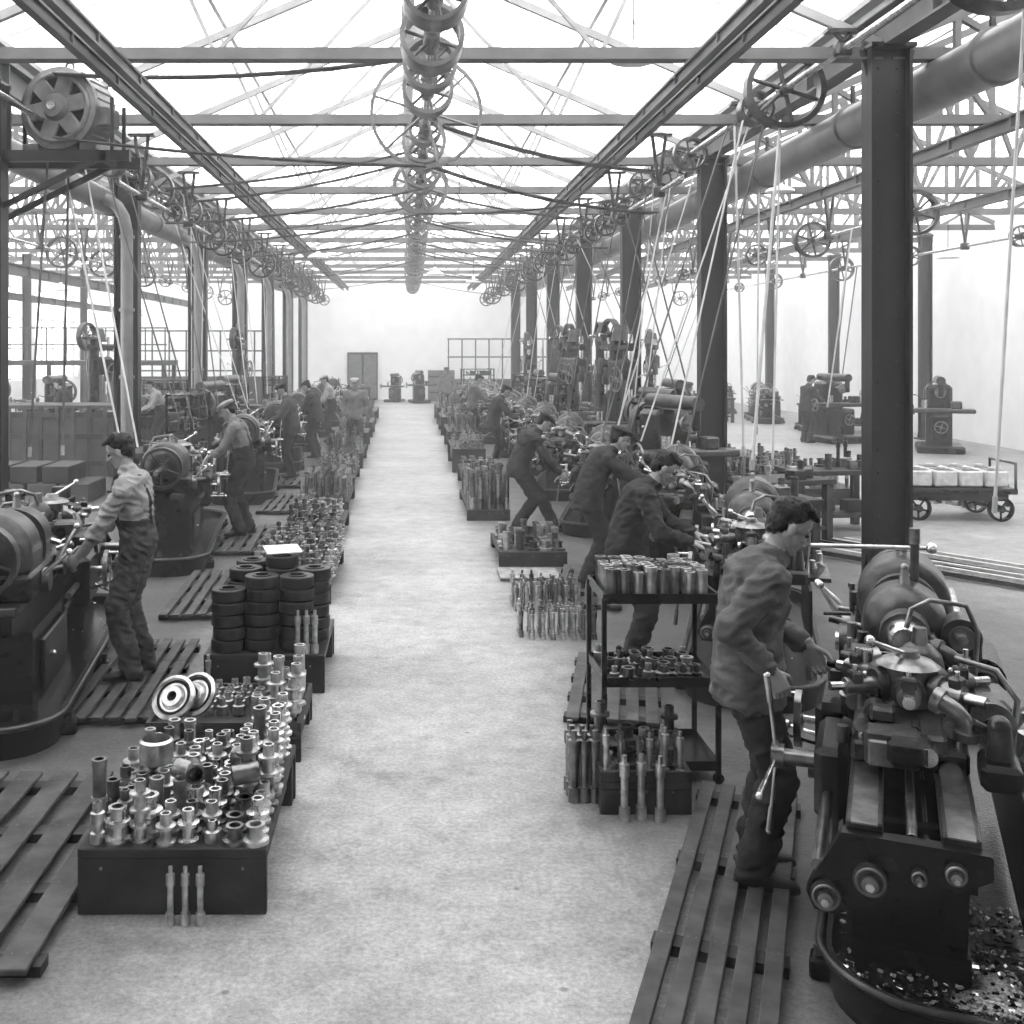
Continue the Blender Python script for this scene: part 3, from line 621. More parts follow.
for i,(x,t) in enumerate(((0,.0),(.12,.1))):
    ax=V((-.25-.1*i,-.75,.62)).normalized(); c=V((x,.06*i,.13))
    b.lathe(c,ax,[(0,0),(.13,0),(.135,.01),(.135,.03),(.115,.04),(.105,.025),(.075,.025),(.06,.05),(.03,.05),(.03,.02)],28,'sleeve')
    b.lathe(c,ax,[(.03,.03),(0,.03)],20,'hole_shade'); b.lathe(c,ax,[(.105,.027),(.088,.027)],28,'hole_shade')
b.build('machined_wheel_discs',(-1.38,6.4,.19))
pile('small_bushes',-1.25,-1.0,6.5,6.95,.185,['stub'],.09,6)
stillage('loading_stillage',-1.42,-.58,7.5,8.5,.27,'rubber')
b=B()
for (x,y,n) in((-1.27,7.65,5),(-1.03,7.68,6),(-.79,7.68,6),(-1.2,7.95,6),(-.93,7.97,7),(-.7,7.95,6),(-1.2,8.25,6),(-.95,8.25,6)):
    for i in range(n): b.lathe((x+1+random.uniform(-.014,.014),y-8,i*.088),(0,0,1),[(.04,.0),(.118,.0),(.122,.006),(.122,.070),(.118,.076),(.07,.076),(.07,.083),(.05,.083),(.05,.02)],24,'rubber')
b.build('stacked_gear_blanks',(-1,8,.27))
b=B(); b.box((0,0,0),(.26,.2,.008),'paper',R=Matrix.Rotation(.3,3,'Z')@Matrix.Rotation(.12,3,'X')); b.build('paper_sheet',(-.93,8.0,.91))
pile('turned_spindles',-1.42,-1.32,7.44,7.48,.0,['spindle'],.07,8)
b=B()
for i in range(3): part(b,i*.06,0,0,'spindle',1.,'sleeve')
b.build('turned_spindles',(-.77,7.54,.27))
def row(x0,x1,y0,y1,seed,kinds,h=.2,p=.115,stk=2,s=1.):
    stillage('loading_stillage',x0,x1,y0,y1,h)
    pile('flanged_sleeves',x0+.02,x1-.02,y0+.02,y1-.02,h,kinds,p,seed,(lambda x,y,R:stk if R.random()<.75 else 1),.1,('sleeve','steel_dark','steel_dark'),s,seg=10)
row(-1.52,-.72,10.1,12.1,11,['spool'],.18,.115,2,.95); 
row(-1.5,-.8,12.9,14.7,12,['spool','flange'],.2,.125,2)
row(-1.6,-.85,15.5,17.3,13,['sleeve'],.2,.12,2)
row(-1.6,-.9,18.2,20.2,14,['spool'],.2,.14,2); row(-1.7,-.9,21.5,23.6,15,['sleeve','spool'],.3,.15,2); row(-1.7,-.95,25.5,27.,16,['spool'],.4,.16,2); row(-1.7,-.95,29.,31.,17,['sleeve'],.4,.17,2); row(-1.7,-1.,34.,37.,18,['sleeve'],.4,.2,2)
duck(-2.24,6.8,.65,1.85,rad(2),6); duck(-2.2,9.45,.55,1.9,rad(2),5); duck(-2.35,12.4,.7,1.9,rad(2),5); duck(-2.3,18.4,.7,1.9,0,5); duck(-2.2,15.5,.5,1.9,0,4)
duck(.66,3.52,.52,2.5,rad(-21.5),5); duck(.98,6.85,.62,1.5,rad(-12),5)
duck(1.35,9.9,.6,1.8,rad(-10),5)
# shelf trolley
b=B();w=.63;d=.5
for x in(0,w):
    for y in(0,d): b.box((x,y,.52),(.028,.028,1.0),'iron',ch=.004); b.cyl((x,y-.012,.03),(x,y+.012,.03),.03,seg=12,mat='rubber')
for z in(.08,.54,1.0):
    b.box((w/2,d/2,z),(w,d,.02),'iron')
    for x in(0,w): b.box((x,d/2,z+.02),(.012,d,.05),'iron')
    for y in(0,d): b.box((w/2,y,z+.02),(w,.012,.05),'iron')
b.build('shelf_trolley',(1.08,5.95,0))
pile('turned_sleeves',1.10,1.69,5.98,6.42,1.01,['sleeve'],.072,21,lambda x,y,R:1,.1,('sleeve','steel_dark','sleeve'),.98)
pile('small_bushes',1.10,1.69,5.98,6.42,.55,['stub','flange'],.095,22,None,.4,('steel_dark','iron_mid','sleeve'),.8)
stillage('parts_box',.99,1.46,5.55,5.93,.17,lip=.05)
pile('turned_spindles',1.0,1.45,5.56,5.68,.17,['spindle'],.075,23,None,.3,('steel_dark','sleeve'),.8,.1)
pile('flanged_sleeves',1.0,1.45,5.70,5.92,.17,['flange','spool'],.12,24,lambda x,y,R:R.choice((1,2)),.3,('steel_dark','iron_mid','sleeve'))
b=B()
for i in range(7): part(b,(i%3)*.055,(i//3)*.08,0,'spindle',1.25,'steel_dark')
b.build('turned_spindles',(.88,5.72,0))
b=B()
for i,(x,y) in enumerate(((0,0),(.09,.02),(.18,-.01))): part(b,x,y,0,'spindle',1.1,'sleeve')
b.build('turned_spindles',(1.1,5.49,0))
pile('turned_spindles',.90,1.56,8.85,9.15,0,['spindle'],.085,31,None,.1,('sleeve','steel_dark'),.85,.02)
pile('turned_spindles',.95,1.60,9.8,10.3,0,['spindle'],.09,32,None,.1,('steel_dark','sleeve'),.9,.02)
b=B()
for i in range(10): b.cyl((0,i*.05,.03),(.62,i*.05,.03),.02,seg=10,mat='steel_dark')
b.build('steel_bars',(.95,11.1,0))
stillage('loading_stillage',1.0,1.75,11.85,13.1,.16); pile('steel_cylinders',1.03,1.73,11.9,13.0,.16,['sleeve','flange'],.14,33,lambda x,y,R:1,.2,('steel_dark','iron_mid','sleeve'),1.2)
row(.82,1.42,15.,17.2,34,['sleeve'],.15,.12,3); row(.9,1.5,18.,19.6,35,['flange'],.3,.15,2); row(.85,1.5,20.8,23,36,['spool','flange'],.45,.16,2); row(.9,1.6,24.5,27,37,['sleeve'],.5,.17,2); row(.9,1.6,29.6,32,38,['flange'],.5,.2,2); row(.9,1.6,34,37,39,['spool'],.5,.2,2)
row(5.2,6.9,16.5,18.2,41,['flange','sleeve'],.25,.16,2); row(5.4,7.2,19.6,21.,42,['spool','flange'],.25,.16,2)
b=B()
b.box((.7,.45,.42),(1.5,.95,.08),'iron',ch=.01); b.box((.7,.45,.33),(1.3,.8,.1),'wood_dark')
for x in(.15,1.25):
    for y in(.05,.85): b.wheel((x,y,.17),(0,1,0),.17,.07,'iron',5,rim=.035,hub=.05)
    b.cyl((x,0,.17),(x,.9,.17),.03,seg=8,mat='iron_mid')
for x in(0,1.45): b.tube([(x,.05,.45),(x,.05,.8),(x,.85,.8),(x,.85,.45)],.02,'iron_mid',8)
b.build('platform_truck',(6.95,15.0,0),rad(-5))
b=B()
for i in range(4):
    for j in range(2):
        x=i*.34;y=j*.42
        b.box((x,y,.12),(.3,.38,.22),'castings',ch=.02); b.box((x,y,.232),(.22,.3,.012),'iron_mid',ch=.004); b.cyl((x,y,.23),(x,y,.27),.05,seg=14,mat='castings')
b.build('rectangular_castings',(7.15,15.2,.465),rad(-5))
b=B()
for i in range(8): b.beam((i*.14,0,.04+.02*(i%2)),(i*.14-1.4+.1*(i%3),3.0,.05),.05,.05,'castings' if i%2 else 'iron_mid')
b.build('long_steel_bars',(6.3,10.4,0),rad(12))
b=B()
for i in range(60): part(b,random.uniform(-.5,.5),random.uniform(-.8,.8),random.choice((0,0,.09)),random.choice(list(PROF)),1.3,random.choice(['steel_dark','iron_mid','sleeve']),seg=10)
b.build('loose_castings',(8.6,17.,0))
def bench(name,x,y,w,d,h,rz=0,seed=0):
    R=random.Random(seed);b=B()
    b.box((0,0,h-.03),(w,d,.06),'wood_dark',ch=.006)
    for sx in(-1,1):
        for sy in(-1,1): b.box((sx*(w/2-.08),sy*(d/2-.08),(h-.06)/2),(.09,.09,h-.06),'wood_dark')
    b.box((0,0,.2),(w-.2,d-.1,.04),'wood_dark')
    for i in range(int(w*9)):
        px=R.uniform(-w/2+.1,w/2-.1);py=R.uniform(-d/2+.1,d/2-.1)
        if R.random()<.5: part(b,px,py,h,R.choice(list(PROF)),1.3,R.choice(['sleeve','steel_dark','iron_mid']),seg=10)
        else: b.box((px,py,h+.06),(R.uniform(.08,.25),R.uniform(.08,.2),.12),R.choice(['iron_mid','steel_dark','iron']),ch=.01)
    for i in range(int(w*4)): b.box((R.uniform(-w/2+.2,w/2-.2),R.uniform(-d/2+.2,d/2-.2),.3),(.25,.2,.16),R.choice(['iron','iron_mid','wood_dark']),ch=.01)
    b.build(name,(x,y,0),rz)
for i,(x,y,w,d,rz) in enumerate(((12.5,31,2.4,.8,0),(-5.5,27,2.,.9,0),(-12,31,3,.8,0),(2.6,44,2,.8,0),(-2.5,44,2,.8,0),(9.,35,3,.8,0),(4.6,13.3,1.1,.7,.4),(2.9,46.5,2,.8,0),(3.9,11.6,.9,.6,.2),(5.6,14.4,1.2,.7,.1),(-3.9,17.,.9,1.2,0),(-4.,11.,.8,1.4,0))): bench('work_bench',x,y,w,d,.8,rz,i)
def rack():
    b=B();R=random.Random(5)
    for x in(-.6,.6):
        for y in(-.22,.22): b.box((x,y,.8),(.04,.04,1.6),'iron')
    for z in(.15,.55,.95,1.35,1.58):
        b.box((0,0,z),(1.24,.48,.025),'iron')
        if z<1.5:
            for i in range(14): 
                px=R.uniform(-.52,.52);py=R.uniform(-.18,.18)
                if R.random()<.6: part(b,px,py,z+.012,R.choice(['spool','sleeve','flange']),1.1,R.choice(['sleeve','steel_dark','iron_mid']),seg=8)
                else: b.box((px,py,z+.09),(.16,.14,.15),R.choice(['iron_mid','wood_dark','iron']),ch=.01)
    return b.mesh('parts_rack')
rk=rack()
for (x,y,r) in((3.7,16.6,1.4),(3.6,24.6,1.5),(3.6,29.,1.5),(3.6,34.6,1.5),(-3.9,19.2,1.5),(-3.9,24,1.5),(-3.8,31,1.5),(-6.2,27.6,0),(2.7,42.,.2)): put(rk,'parts_rack',(x,y,0),r)
b=B()
b.box((0,0,.6),(5.2,.06,1.2),'crate_wall')
for i in range(18): b.box((-2.55+i*.3,-.05,.66),(.07,.05,1.32),'crate_wall' if i%3 else 'wood_dark')
for z in(.25,.75,1.15): b.box((0,-.04,z),(5.2,.05,.1),'wood_dark')
b.box((0,.5,1.3),(5.3,1.1,.06),'crate_wall'); b.box((2.58,.5,.6),(.06,1.0,1.2),'crate_wall'); b.box((-2.58,.5,.6),(.06,1.0,1.2),'crate_wall')
b.build('boarded_enclosure',(-7.9,20.2,0))
b=B()
for i in range(5): b.box((i*.5,0,.14),(.45,1.0,.28),'crate_wall',ch=.01)
for i in range(4): b.box((i*.5+.2,0,.42),(.42,.9,.26),'wood_dark',ch=.01)
b.build('stacked_crates',(-7.2,17.3,0))
# raised gallery with railing, left bay
b=B()
b.box((0,0,1.95),(6.,1.6,.14),'crate_wall')
for x in(-2.9,-1,1,2.9):
    for y in(-.7,.7): b.box((x,y,.95),(.12,.12,1.9),'iron_mid')
for x in np.arange(-2.95,3,.59): b.box((x,-.76,2.5),(.035,.035,1.0),'iron_mid')
for z in(2.5,3.0): b.box((0,-.76,z),(6.,.04,.04),'iron_mid')
b.build('raised_gallery',(-10.2,33,0))
b=B()
for i in range(12): b.box((i*.6,0,1.5),(.05,.05,3.0),'iron_mid')
for z in(.9,1.6,2.3,3.0): b.box((3.3,0,z),(6.65,.05,.05),'iron_mid')
b.box((3.3,0,.7),(6.6,.04,1.4),'crate_wall')
b.build('glazed_partition',(-11.4,38,0)); 
b=B(); b.box((0,0,1.1),(1.4,.1,2.2),'column_paint',ch=.01)
for s in(-1,1): b.box((s*.35,-.06,1.1),(.6,.03,2.0),'motor',ch=.01); b.sphere((s*.08,-.09,1.05),.03,'steel',8)
b.build('door_1',(-2.1,49.9,0))
b=B()
for i in range(9): b.box((i*.6-2.4,0,1.4),(.06,.06,2.8),'beam_paint')
for z in(1.0,2.0,2.8): b.box((0,0,z),(4.9,.05,.06),'beam_paint')
b.box((0,0,.5),(4.8,.04,1.0),'crate_wall'); b.build('wire_partition',(4.2,48,0))
put(MM,'milling_machine',(.5,47.2,0),.2,.9); put(MM,'milling_machine',(-.6,48.0,0),-.3,.8)
b=B(); b.box((0,0,.7),(1.2,.6,1.4),'motor',ch=.02); 
for z in(.4,.75,1.1): b.box((0,-.31,z),(1.1,.02,.04),'iron')
b.box((0,-.31,.7),(.03,.02,1.3),'iron')
b.build('storage_cupboard',(1.5,48.9,0))

# ---------------------------------------------------------------- PEOPLE
def ring(c,u,v,a,bb,n=18): return [c+u*(math.cos(2*math.pi*i/n)*a)+v*(math.sin(2*math.pi*i/n)*bb) for i in range(n)]
class Body:
    def __init__(s): s.v=[];s.f=[];s.m=[]
    def rings(s,rs,mat):
        o=len(s.v);n=len(rs[0]);
        for r in rs: s.v+= [tuple(p) for p in r]
        for i in range(len(rs)-1):
            for k in range(n): s.f.append((o+i*n+k,o+i*n+(k+1)%n,o+(i+1)*n+(k+1)%n,o+(i+1)*n+k)); s.m.append(mat)
        s.f.append(tuple(o+k for k in range(n))[::-1]); s.f.append(tuple(o+(len(rs)-1)*n+k for k in range(n)));s.m+=[mat,mat]
    def cap(s,a,b,ra,rb,mat,n=14,step=.025):
        a=V(a);b=V(b);d=b-a;L=d.length
        u,v,w=frame(d if L>1e-6 else V((0,0,1)));rs=[]
        for t in(-.98,-.8,-.5): q=math.sqrt(1-t*t); rs.append(ring(a+w*(t*ra),u,v,ra*q,ra*q,n))
        k=max(2,int(L/step))
        for i in range(k+1): t=i/k; rs.append(ring(a+d*t,u,v,ra+(rb-ra)*t,ra+(rb-ra)*t,n))
        for t in(.5,.8,.98): q=math.sqrt(1-t*t); rs.append(ring(b+w*(t*rb),u,v,rb*q,rb*q,n))
        s.rings(rs,mat)
    def ell(s,c,R,rad3,mat,n=16,k=9):
        c=V(c);rs=[]
        for i in range(k+1):
            th=math.pi*(.03+.94*i/k); z=-math.cos(th);q=math.sin(th)
            rs.append([c+R@V((rad3[0]*q*math.cos(2*math.pi*j/n),rad3[1]*q*math.sin(2*math.pi*j/n),rad3[2]*z)) for j in range(n)])
        s.rings(rs,mat)
def remesh(bd,voxel,sm):
    me=bpy.data.meshes.new('tmp');me.from_pydata(bd.v,[],bd.f);me.update()
    o=bpy.data.objects.new('tmp',me);scene.collection.objects.link(o)
    r=o.modifiers.new('r','REMESH');r.mode='VOXEL';r.voxel_size=voxel
    if sm: q=o.modifiers.new('s','SMOOTH');q.iterations=sm;q.factor=.5
    dg=bpy.context.evaluated_depsgraph_get();ev=o.evaluated_get(dg);m2=ev.to_mesh()
    vs=[v.co.copy() for v in m2.vertices];ns=[v.normal.copy() for v in m2.vertices];fs=[tuple(p.vertices) for p in m2.polygons];cs=[p.center.copy() for p in m2.polygons];fn=[p.normal.copy() for p in m2.polygons]
    ev.to_mesh_clear();bpy.data.objects.remove(o);bpy.data.meshes.remove(me)
    bv=BVHTree.FromPolygons(bd.v,bd.f)
    fm=[]
    for c,nn in zip(cs,fn):
        r_=bv.find_nearest(c+nn*voxel*.6); fm.append(bd.m[r_[2]])
    vm=[None]*len(vs)
    for f,m in zip(fs,fm):
        for i in f: vm[i]=m
    return vs,ns,fs,fm,vm
def ik(a,c,l1,l2,pole):
    a=V(a);c=V(c);d=c-a;L=min(d.length,(l1+l2)*.995);w=d.normalized();c=a+w*L
    x=(l1*l1-l2*l2+L*L)/(2*L);h=math.sqrt(max(l1*l1-x*x,0));p=V(pole);p=(p-w*p.dot(w)).normalized()
    return a+w*x+p*h,c
def hand(bd,w,d,n,sd,curl,sz=1.):
    w=V(w);d=V(d).normalized();n=V(n);n=(n-d*n.dot(d)).normalized();sd_=d.cross(n).normalized()
    if sd_.dot(V(sd))<0: sd_=-sd_
    s=sd_
    rs=[]
    for t,a,c in((-.03,.026,.02),(0,.028,.019),(.03,.037,.018),(.06,.041,.016),(.085,.040,.014),(.093,.034,.010)): rs.append([w+d*t*sz+s*(math.cos(2*math.pi*i/14)*a*sz)+n*(math.sin(2*math.pi*i/14)*c*sz) for i in range(14)])
    bd.rings(rs,'skin')
    for (off,ls,r) in((.030,(.042,.026,.020),.0088),(.010,(.046,.029,.021),.009),(-.011,(.043,.027,.020),.0086),(-.031,(.034,.021,.018),.0078)):
        p=w+d*(.083*sz)+s*(off*sz);a=curl*.7
        for i,l in enumerate(ls):
            dr=d*math.cos(a)+n*math.sin(a)+s*(off*.9); dr.normalize(); q=p+dr*(l*sz); bd.cap(p,q,r*sz,r*.92*sz,'skin',8,.01); p=q; a+=curl
    p=w+d*(.025*sz)+s*(.028*sz)+n*.006
    for l,dr,r in((.042,d*.7+s*.65+n*.35,.013),(.032,d*.8+s*.25+n*.6*min(1,curl+.3),.0105),(.025,d*.8-s*.05+n*.8*min(1,curl+.2),.0092)):
        dr=dr.normalized();q=p+dr*(l*sz);bd.cap(p,q,r*sz,r*.92*sz,'skin',8,.01);p=q
def head(bd,C,F,U,hat):
    F=V(F).normalized();U=V(U);U=(U-F*U.dot(F)).normalized();L=U.cross(F).normalized();R=Matrix((F,L,U)).transposed();C=V(C)
    P=lambda f,l,u:C+F*f+L*l+U*u
    E=lambda c,r,m,n=16,k=10:bd.ell(P(*c),R,r,m,n,k)
    E((-.008,0,.028),(.094,.072,.082),'skin'); E((.028,0,-.03),(.062,.056,.078),'skin'); bd.cap(P(.062,.008,-.092),P(.062,-.008,-.092),.02,.02,'skin',10,.01)
    E((.0,0,-.05),(.055,.055,.045),'skin')
    for s in(-1,1):
        bd.cap(P(-.005,s*.052,-.04),P(.045,s*.03,-.09),.02,.016,'skin',10,.01); bd.cap(P(.082,s*.012,.022),P(.066,s*.046,.02),.010,.009,'skin',8,.008)
        E((.066,s*.034,-.022),(.018,.018,.016),'skin',10,6); E((.074,s*.03,.004),(.012,.015,.009),'eye',10,6); E((.075,s*.03,.011),(.012,.016,.004),'skin',10,6)
        E((-.006,s*.079,-.010),(.020,.009,.031),'skin',10,8)
        bd.cap(P(.089,s*.013,.028),P(.074,s*.044,.030),.0055,.004,'hair',8,.008)
        bd.cap(P(.098,s*.010,-.028),P(.094,s*.013,-.028),.008,.007,'skin',8,.005)
    bd.cap(P(.088,0,.012),P(.108,0,-.024),.008,.012,'skin',10,.008)
    bd.cap(P(.088,.016,-.052),P(.088,-.016,-.052),.0065,.0065,'lips',8,.006); bd.cap(P(.085,.013,-.062),P(.085,-.013,-.062),.007,.007,'lips',8,.006); E((.076,0,-.055),(.02,.026,.02),'skin',10,6)
    E((-.028,0,.052),(.090,.080,.074),'hair',20,12); E((-.052,0,.0),(.058,.074,.06),'hair',18,10); bd.cap(P(-.066,.028,-.045),P(-.066,-.028,-.045),.026,.026,'hair',10,.01)
    if not hat:
        for i in range(7):
            s=(i-3)/3.; bd.cap(P(-.01,s*.05,.118),P(.070,s*.048+.010,.102-abs(s)*.014+.006*(i%2)),.024,.015,'hair',8,.01)
    else:
        mt=hat; E((-.008,0,.088),(.122,.104,.036),mt,22,9); E((-.008,0,.066),(.103,.088,.024),mt,22,7)
        bd.ell(P(.100,0,.064),R@Matrix.Rotation(.22,3,'Y'),(.050,.072,.009),mt,18,6)
SP=.51
def human(name,loc,yaw,pelvis=(0,0,.945),a0=5,a1=15,headp=25,heady=0,hl=None,hr=None,fl=(.0,.1),fr=(.0,-.1),top='shirt',bot='trousers',jacket=False,hat=None,braces=False,detail=1,curl=.8,fly=8,fry=-8,elL=(-.4,.8,-.6),elR=(-.4,-.8,-.6),sleeve='long',hd=None):
    P=V(pelvis);n=12;pts=[P.copy()];dirs=[]
    for i in range(n):
        a=rad(a0+(a1-a0)*((i+.5)/n)); d=V((math.sin(a),0,math.cos(a)));pts.append(pts[-1]+d*(SP/n));dirs.append(d)
    dirs.append(dirs[-1])
    Lf=V((0,1,0))
    def at(s):
        t=s/SP*n
        if t<=0:
            dd=V((math.sin(rad(a0*.4)),0,math.cos(rad(a0*.4)))); return P+dd*s,dd
        i=min(int(t),n-1);f=t-i;return pts[i]+(pts[i+1]-pts[i])*f,dirs[i]
    bd=Body()
    def loft(secs,mat):
        rs=[];fine=[]
        for (s0,w0,d0,o0),(s1,w1,d1,o1) in zip(secs[:-1],secs[1:]):
            k=max(1,int(abs(s1-s0)/.02))
            for i in range(k): 
                t=i/k;fine.append((s0+(s1-s0)*t,w0+(w1-w0)*t,d0+(d1-d0)*t,o0+(o1-o0)*t))
        fine.append(secs[-1])
        for s_,w_,d_,o_ in fine:
            c,dr=at(s_);fw=Lf.cross(dr).normalized(); rs.append(ring(c+fw*o_,Lf,fw,w_,d_,26))
        bd.rings(rs,mat)
    j=.018 if jacket else 0
    loft([(.06,.15,.105,0),(.14,.156+j,.114+j,0),(.22,.162+j,.12+j,-.004),(.33,.180+j,.128+j,-.006),(.41,.187+j,.122+j,-.012),(.46,.165,.10,-.018),(.495,.10,.075,-.016),(.53,.06,.055,0)],top)
    if jacket: loft([(-.16,.200,.160,0),(-.12,.204,.165,0),(-.05,.202,.162,0),(.05,.188,.148,0),(.14,.182,.142,0),(.22,.184,.142,-.004),(.30,.18,.13,-.004)],top)
    loft([(-.10,.14,.11,-.005),(-.05,.172,.132,-.01),(.0,.176,.136,-.01),(.08,.164,.126,0),(.15,.156,.12,0)],bot)
    if not jacket: loft([(.135,.163,.124,0),(.165,.163,.124,0)],'boot')
    c,dr=at(.515); bd.rings([ring(c-dr*.02,Lf,Lf.cross(dr).normalized(),.088,.078),ring(c+dr*.005,Lf,Lf.cross(dr).normalized(),.078,.070),ring(c+dr*.032,Lf,Lf.cross(dr).normalized(),.068,.063)],top)
    if braces:
        for s in(-1,1):
            for front in(-1,1):
                pr=None
                for t in np.linspace(.14,.47,9):
                    c,dr=at(t);fw=Lf.cross(dr).normalized()
                    w=.18 if t<.41 else .16;dd=.124+.008*math.sin((t-.14)/.3*3) if t<.42 else .108
                    yy=s*(.045+.04*abs(t-.14)/.33) if front<0 else s*.08
                    q=c+Lf*yy+fw*(front*dd*math.sqrt(max(0,1-(yy/w)**2)))
                    if pr is not None: bd.cap(pr,q,.013,.013,'trousers',8,.01)
                    pr=q
    hs=[]
    for s,tg,el in((1,hl,elL),(-1,hr,elR)):
        c,dr=at(.42); sh=c+Lf*(s*.182)
        if tg is None: tg=(sh.x+.06,sh.y+s*.06,sh.z-.52)
        tg=V(tg); reach=(tg-sh).length
        if reach>.54: sh=sh+(tg-sh).normalized()*min(.05,reach-.54)
        e,w=ik(sh,tg,.29,.26,el)
        k=.018 if jacket else .010
        bd.cap(c+Lf*(s*.10),sh,.085,.064+k,top); bd.cap(sh,e,.058+k,.048+k,top)
        if sleeve=='rolled':
            m=e+(w-e)*.25; bd.cap(e,m,.048+k,.052+k,top); bd.cap(m,w,.042,.027,'skin')
        else:
            m=e+(w-e)*.84; bd.cap(e,m,.047+k,.034+k,top); bd.cap(m,w,.03,.025,'skin')
        hs.append((s,w,(w-e).normalized(),e))
    for s,ft,fy in((1,fl,fly),(-1,fr,fry)):
        hp=P+V((0,s*.088,-.03)); an=V((ft[0],ft[1],.095+(ft[2] if len(ft)>2 else 0)))
        toe=V((math.cos(rad(fy)),math.sin(rad(fy)),0))
        kn,an2=ik(hp,an,.44,.42,toe+V((0,s*.1,0))); 
        bd.cap(hp+V((-.01,0,-.02)),kn,.106,.084,bot); bd.cap(kn,an2+V((0,0,-.01)),.083,.078,bot)
        z=an.z-.095
        R=Matrix((toe,V((-toe.y,toe.x,0)),V((0,0,1)))).transposed(); an=V((an2.x,an2.y,z))
        bd.cap(an+V((0,0,.055)),an+V((0,0,.09)),.05,.046,'boot')
        rs=[]
        for t,w_,h in((-.085,.02,.04),(-.075,.034,.055),(-.04,.040,.08),(.02,.042,.09),(.08,.046,.07),(.14,.048,.055),(.18,.040,.045),(.20,.022,.03)):
            c=an+toe*t+V((0,0,h/2)); rs.append([c+R@V((0,w_*math.copysign(abs(math.cos(q))**.7,math.cos(q)),h/2*math.copysign(abs(math.sin(q))**.6,math.sin(q)))) for q in [2*math.pi*k/16 for k in range(16)]])
        bd.rings(rs,'boot')
    c,dr=at(SP); hpv=rad(headp);hy=rad(heady)
    F=V((math.cos(hpv)*math.cos(hy),math.cos(hpv)*math.sin(hy),-math.sin(hpv)));U=V((math.sin(hpv),0,math.cos(hpv)))
    nk=(dr+U*.6+V((.25,0,0))).normalized(); C=c+nk*.08+U*.07
    bd.cap(c-dr*.03,c+(C-c)*.62,.056,.053,'skin')
    vox=(.010,.0055,.0045) if detail==2 else ((.015,.008,.006) if detail==1 else (.022,.012,.008))
    out=[]
    vs,ns,fs,fm,vm=remesh(bd,vox[0],2)
    amp=.014 if detail==2 else .011
    sd=random.uniform(0,50)
    for i,p in enumerate(vs):
        if vm[i] not in('skin','boot'):
            q=noise.noise(V((p.x*8+sd,p.y*8,p.z*12)))+.9*(1-2.2*abs(noise.noise(V((p.x*9+p.z*7,p.y*9+sd,p.z*20-p.x*9)))))-.5
            vs[i]=p+ns[i]*(amp*q)
    out.append((vs,fs,fm))
    hb=Body();head(hb,C,F,U,hat);vs,ns,fs,fm,vm=remesh(hb,vox[1],1)
    for i,p in enumerate(vs):
        if vm[i]=='hair': vs[i]=p+ns[i]*(.006*noise.noise(p*60)+.006*noise.noise(p*25))
    out.append((vs,fs,fm))
    for s,w,fd,e in hs:
        hb=Body(); dd=(fd+V((.25,0,-.15))).normalized() if hd is None else V(hd)
        hand(hb,w,dd,V((0,-s*.9,-.35)) if dd.z<-.6 else V((.05,-s*.25,-1)),V((.4,-s,.6)) if dd.z>=-.6 else V((1,0,.2)),curl)
        r=remesh(hb,vox[2],1);out.append(r[:1]+r[2:4])
    av=[];af=[];am=[];names=[]
    for vs,fs,fm in out:
        o=len(av);av+=vs
        for f,m in zip(fs,fm):
            af.append(tuple(o+i for i in f))
            if m not in names: names.append(m)
            am.append(names.index(m))
    me=bpy.data.meshes.new(name);me.from_pydata(av,[],af)
    for m in names: me.materials.append(MATS[m])
    me.polygons.foreach_set('material_index',am);me.polygons.foreach_set('use_smooth',[True]*len(af));me.update()
    return put(me,name,loc,rad(yaw))
N='machinist'
human(N,(1.53,4.83,.03),-6,pelvis=(-.01,0,.955),a0=-3,a1=26,headp=32,hl=(.28,.10,1.02),hr=(.04,-.25,1.00),fl=(.03,.11),fr=(-.01,-.10),top='jacket_light',bot='trousers',jacket=True,detail=2,curl=.95,elR=(-.9,-.25,-.2),hd=(.45,-.1,-.9))
human(N,(-1.93,7.7,.067),180,pelvis=(0,0,.955),a0=0,a1=14,headp=24,hl=(.38,.16,.86),hr=(.40,-.15,.88),fl=(.01,.12),fr=(-.03,-.12),top='shirt',bot='trousers_mid',braces=True,detail=2,curl=.9,sleeve='rolled')
human(N,(1.66,8.0,0),-12,pelvis=(-.04,0,.93),a0=5,a1=38,headp=34,hl=(.46,.15,1.02),hr=(.42,-.18,1.0),fl=(.0,.12),fr=(-.02,-.12),top='jacket_dark',bot='trousers',jacket=True,detail=2,curl=.9)
human(N,(1.86,10.9,0),0,pelvis=(-.04,0,.92),a0=10,a1=48,headp=20,hl=(.58,.12,1.06),hr=(.60,-.15,1.09),fl=(.03,.12),fr=(-.10,-.12),top='jacket_dark',bot='trousers',jacket=True,hat='jacket_dark',detail=1)
human(N,(1.62,14.2,0),0,pelvis=(-.16,0,.86),a0=15,a1=42,headp=35,hl=(.42,.12,.76),hr=(.36,-.14,.76),fl=(.30,.1),fr=(-.2,-.1),top='jacket_dark',bot='trousers',jacket=True,hat='jacket_dark',detail=1)
human(N,(-2.05,13.5,.067),178,pelvis=(0,0,.93),a0=5,a1=24,headp=28,hl=(.42,.15,.92),hr=(.44,-.15,.98),fl=(.03,.12),fr=(-.05,-.12),top='shirt_mid',bot='trousers',braces=True,hat='shirt',detail=1)
human(N,(-2.1,19.5,.067),190,a0=4,a1=20,headp=25,hl=(.4,.15,.95),hr=(.4,-.15,1.0),top='trousers_mid',bot='trousers',jacket=True,hat='jacket_dark',detail=0)
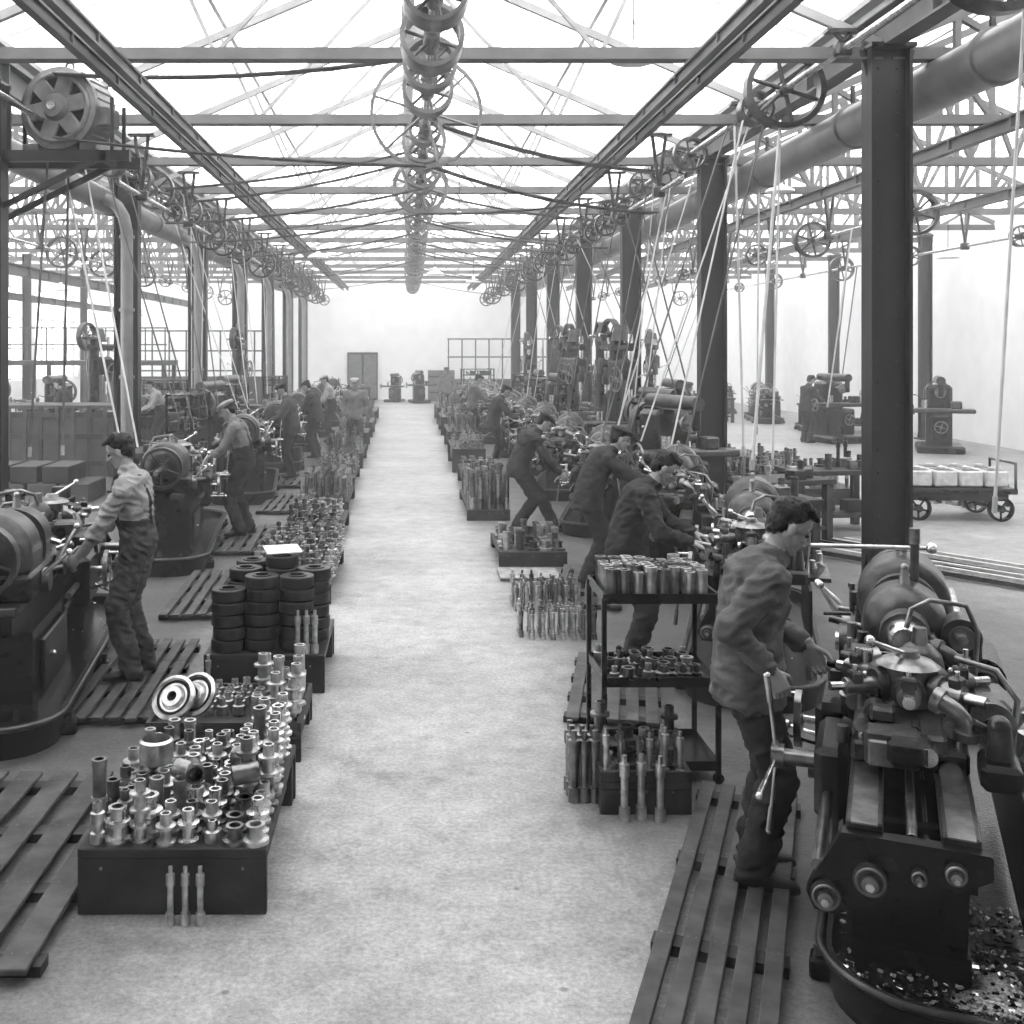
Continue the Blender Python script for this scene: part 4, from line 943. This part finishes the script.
human(N,(-2.0,23.6,0),170,a0=4,a1=30,headp=30,hl=(.42,.15,.95),hr=(.42,-.15,.95),top='jacket_dark',bot='trousers',jacket=True,hat='jacket_dark',detail=0)
human(N,(-1.95,27.5,0),190,a0=4,a1=20,hl=(.4,.15,.95),hr=(.4,-.15,1.0),top='shirt',bot='trousers',hat='shirt',detail=0)
human(N,(-1.2,24.6,0),-95,a0=0,a1=8,headp=10,top='shirt_mid',bot='trousers_mid',hat='shirt',jacket=True,detail=0)
human(N,(5.6,21.6,0),-100,a0=0,a1=10,headp=12,hl=(.25,.2,1.0),hr=(.25,-.2,1.0),top='shirt_mid',bot='trousers_mid',sleeve='rolled',hat='jacket_dark',detail=0)
human(N,(10.1,27.4,0),20,a0=3,a1=15,hl=(.4,.1,1.0),hr=(.4,-.15,1.05),top='jacket_dark',bot='trousers',jacket=True,detail=0)
human(N,(10.5,24.5,0),10,pelvis=(-.05,0,.9),a0=15,a1=50,hl=(.5,.1,.8),hr=(.5,-.15,.85),top='jacket_dark',bot='trousers',jacket=True,detail=0)
human(N,(12.2,26.4,0),160,a0=5,a1=25,hl=(.4,.1,1.0),hr=(.4,-.15,1.0),top='trousers_mid',bot='trousers',hat='jacket_dark',jacket=True,detail=0)
human(N,(1.75,22.,0),0,pelvis=(-.02,0,.92),a0=8,a1=35,hl=(.5,.12,.95),hr=(.5,-.15,.95),top='jacket_dark',bot='trousers',jacket=True,hat='jacket_dark',detail=0)
human(N,(1.7,28.6,0),0,a0=5,a1=20,hl=(.45,.12,.95),hr=(.45,-.15,.95),top='jacket_light',bot='trousers',jacket=True,hat='jacket_dark',detail=0)
human(N,(1.35,38.,0),-90,a0=0,a1=5,headp=5,top='shirt_mid',bot='trousers_mid',hat='jacket_dark',jacket=True,detail=0)
human(N,(-7.9,25.,0),180,a0=5,a1=25,hl=(.4,.1,1.0),hr=(.4,-.15,1.0),top='jacket_dark',bot='trousers',jacket=True,detail=0)
human(N,(-5.6,24.4,0),200,a0=5,a1=30,hl=(.4,.1,1.0),hr=(.4,-.15,1.0),top='shirt',bot='trousers',detail=0)
# ---------------------------------------------------------------- world, camera
w=bpy.data.worlds.new('overcast_sky');scene.world=w;w.use_nodes=True
bg=w.node_tree.nodes['Background'];bg.inputs[0].default_value=(1,1,1,1);bg.inputs[1].default_value=3.6
scene.view_settings.view_transform='Standard'
for lk in('Medium High Contrast','None'):
    try: scene.view_settings.look=lk; break
    except Exception as e: print('LOOK',e)
cd=bpy.data.cameras.new('camera');cam=bpy.data.objects.new('camera',cd);scene.collection.objects.link(cam)
cam.location=(0,0,2.4);cam.rotation_euler=(rad(90),0,0);cd.sensor_width=36;cd.lens=1080/1024*36;cd.shift_x=(512-408)/1024;cd.shift_y=-(512-348)/1024;cd.clip_end=300
scene.camera=cam
print('look',scene.view_settings.look)
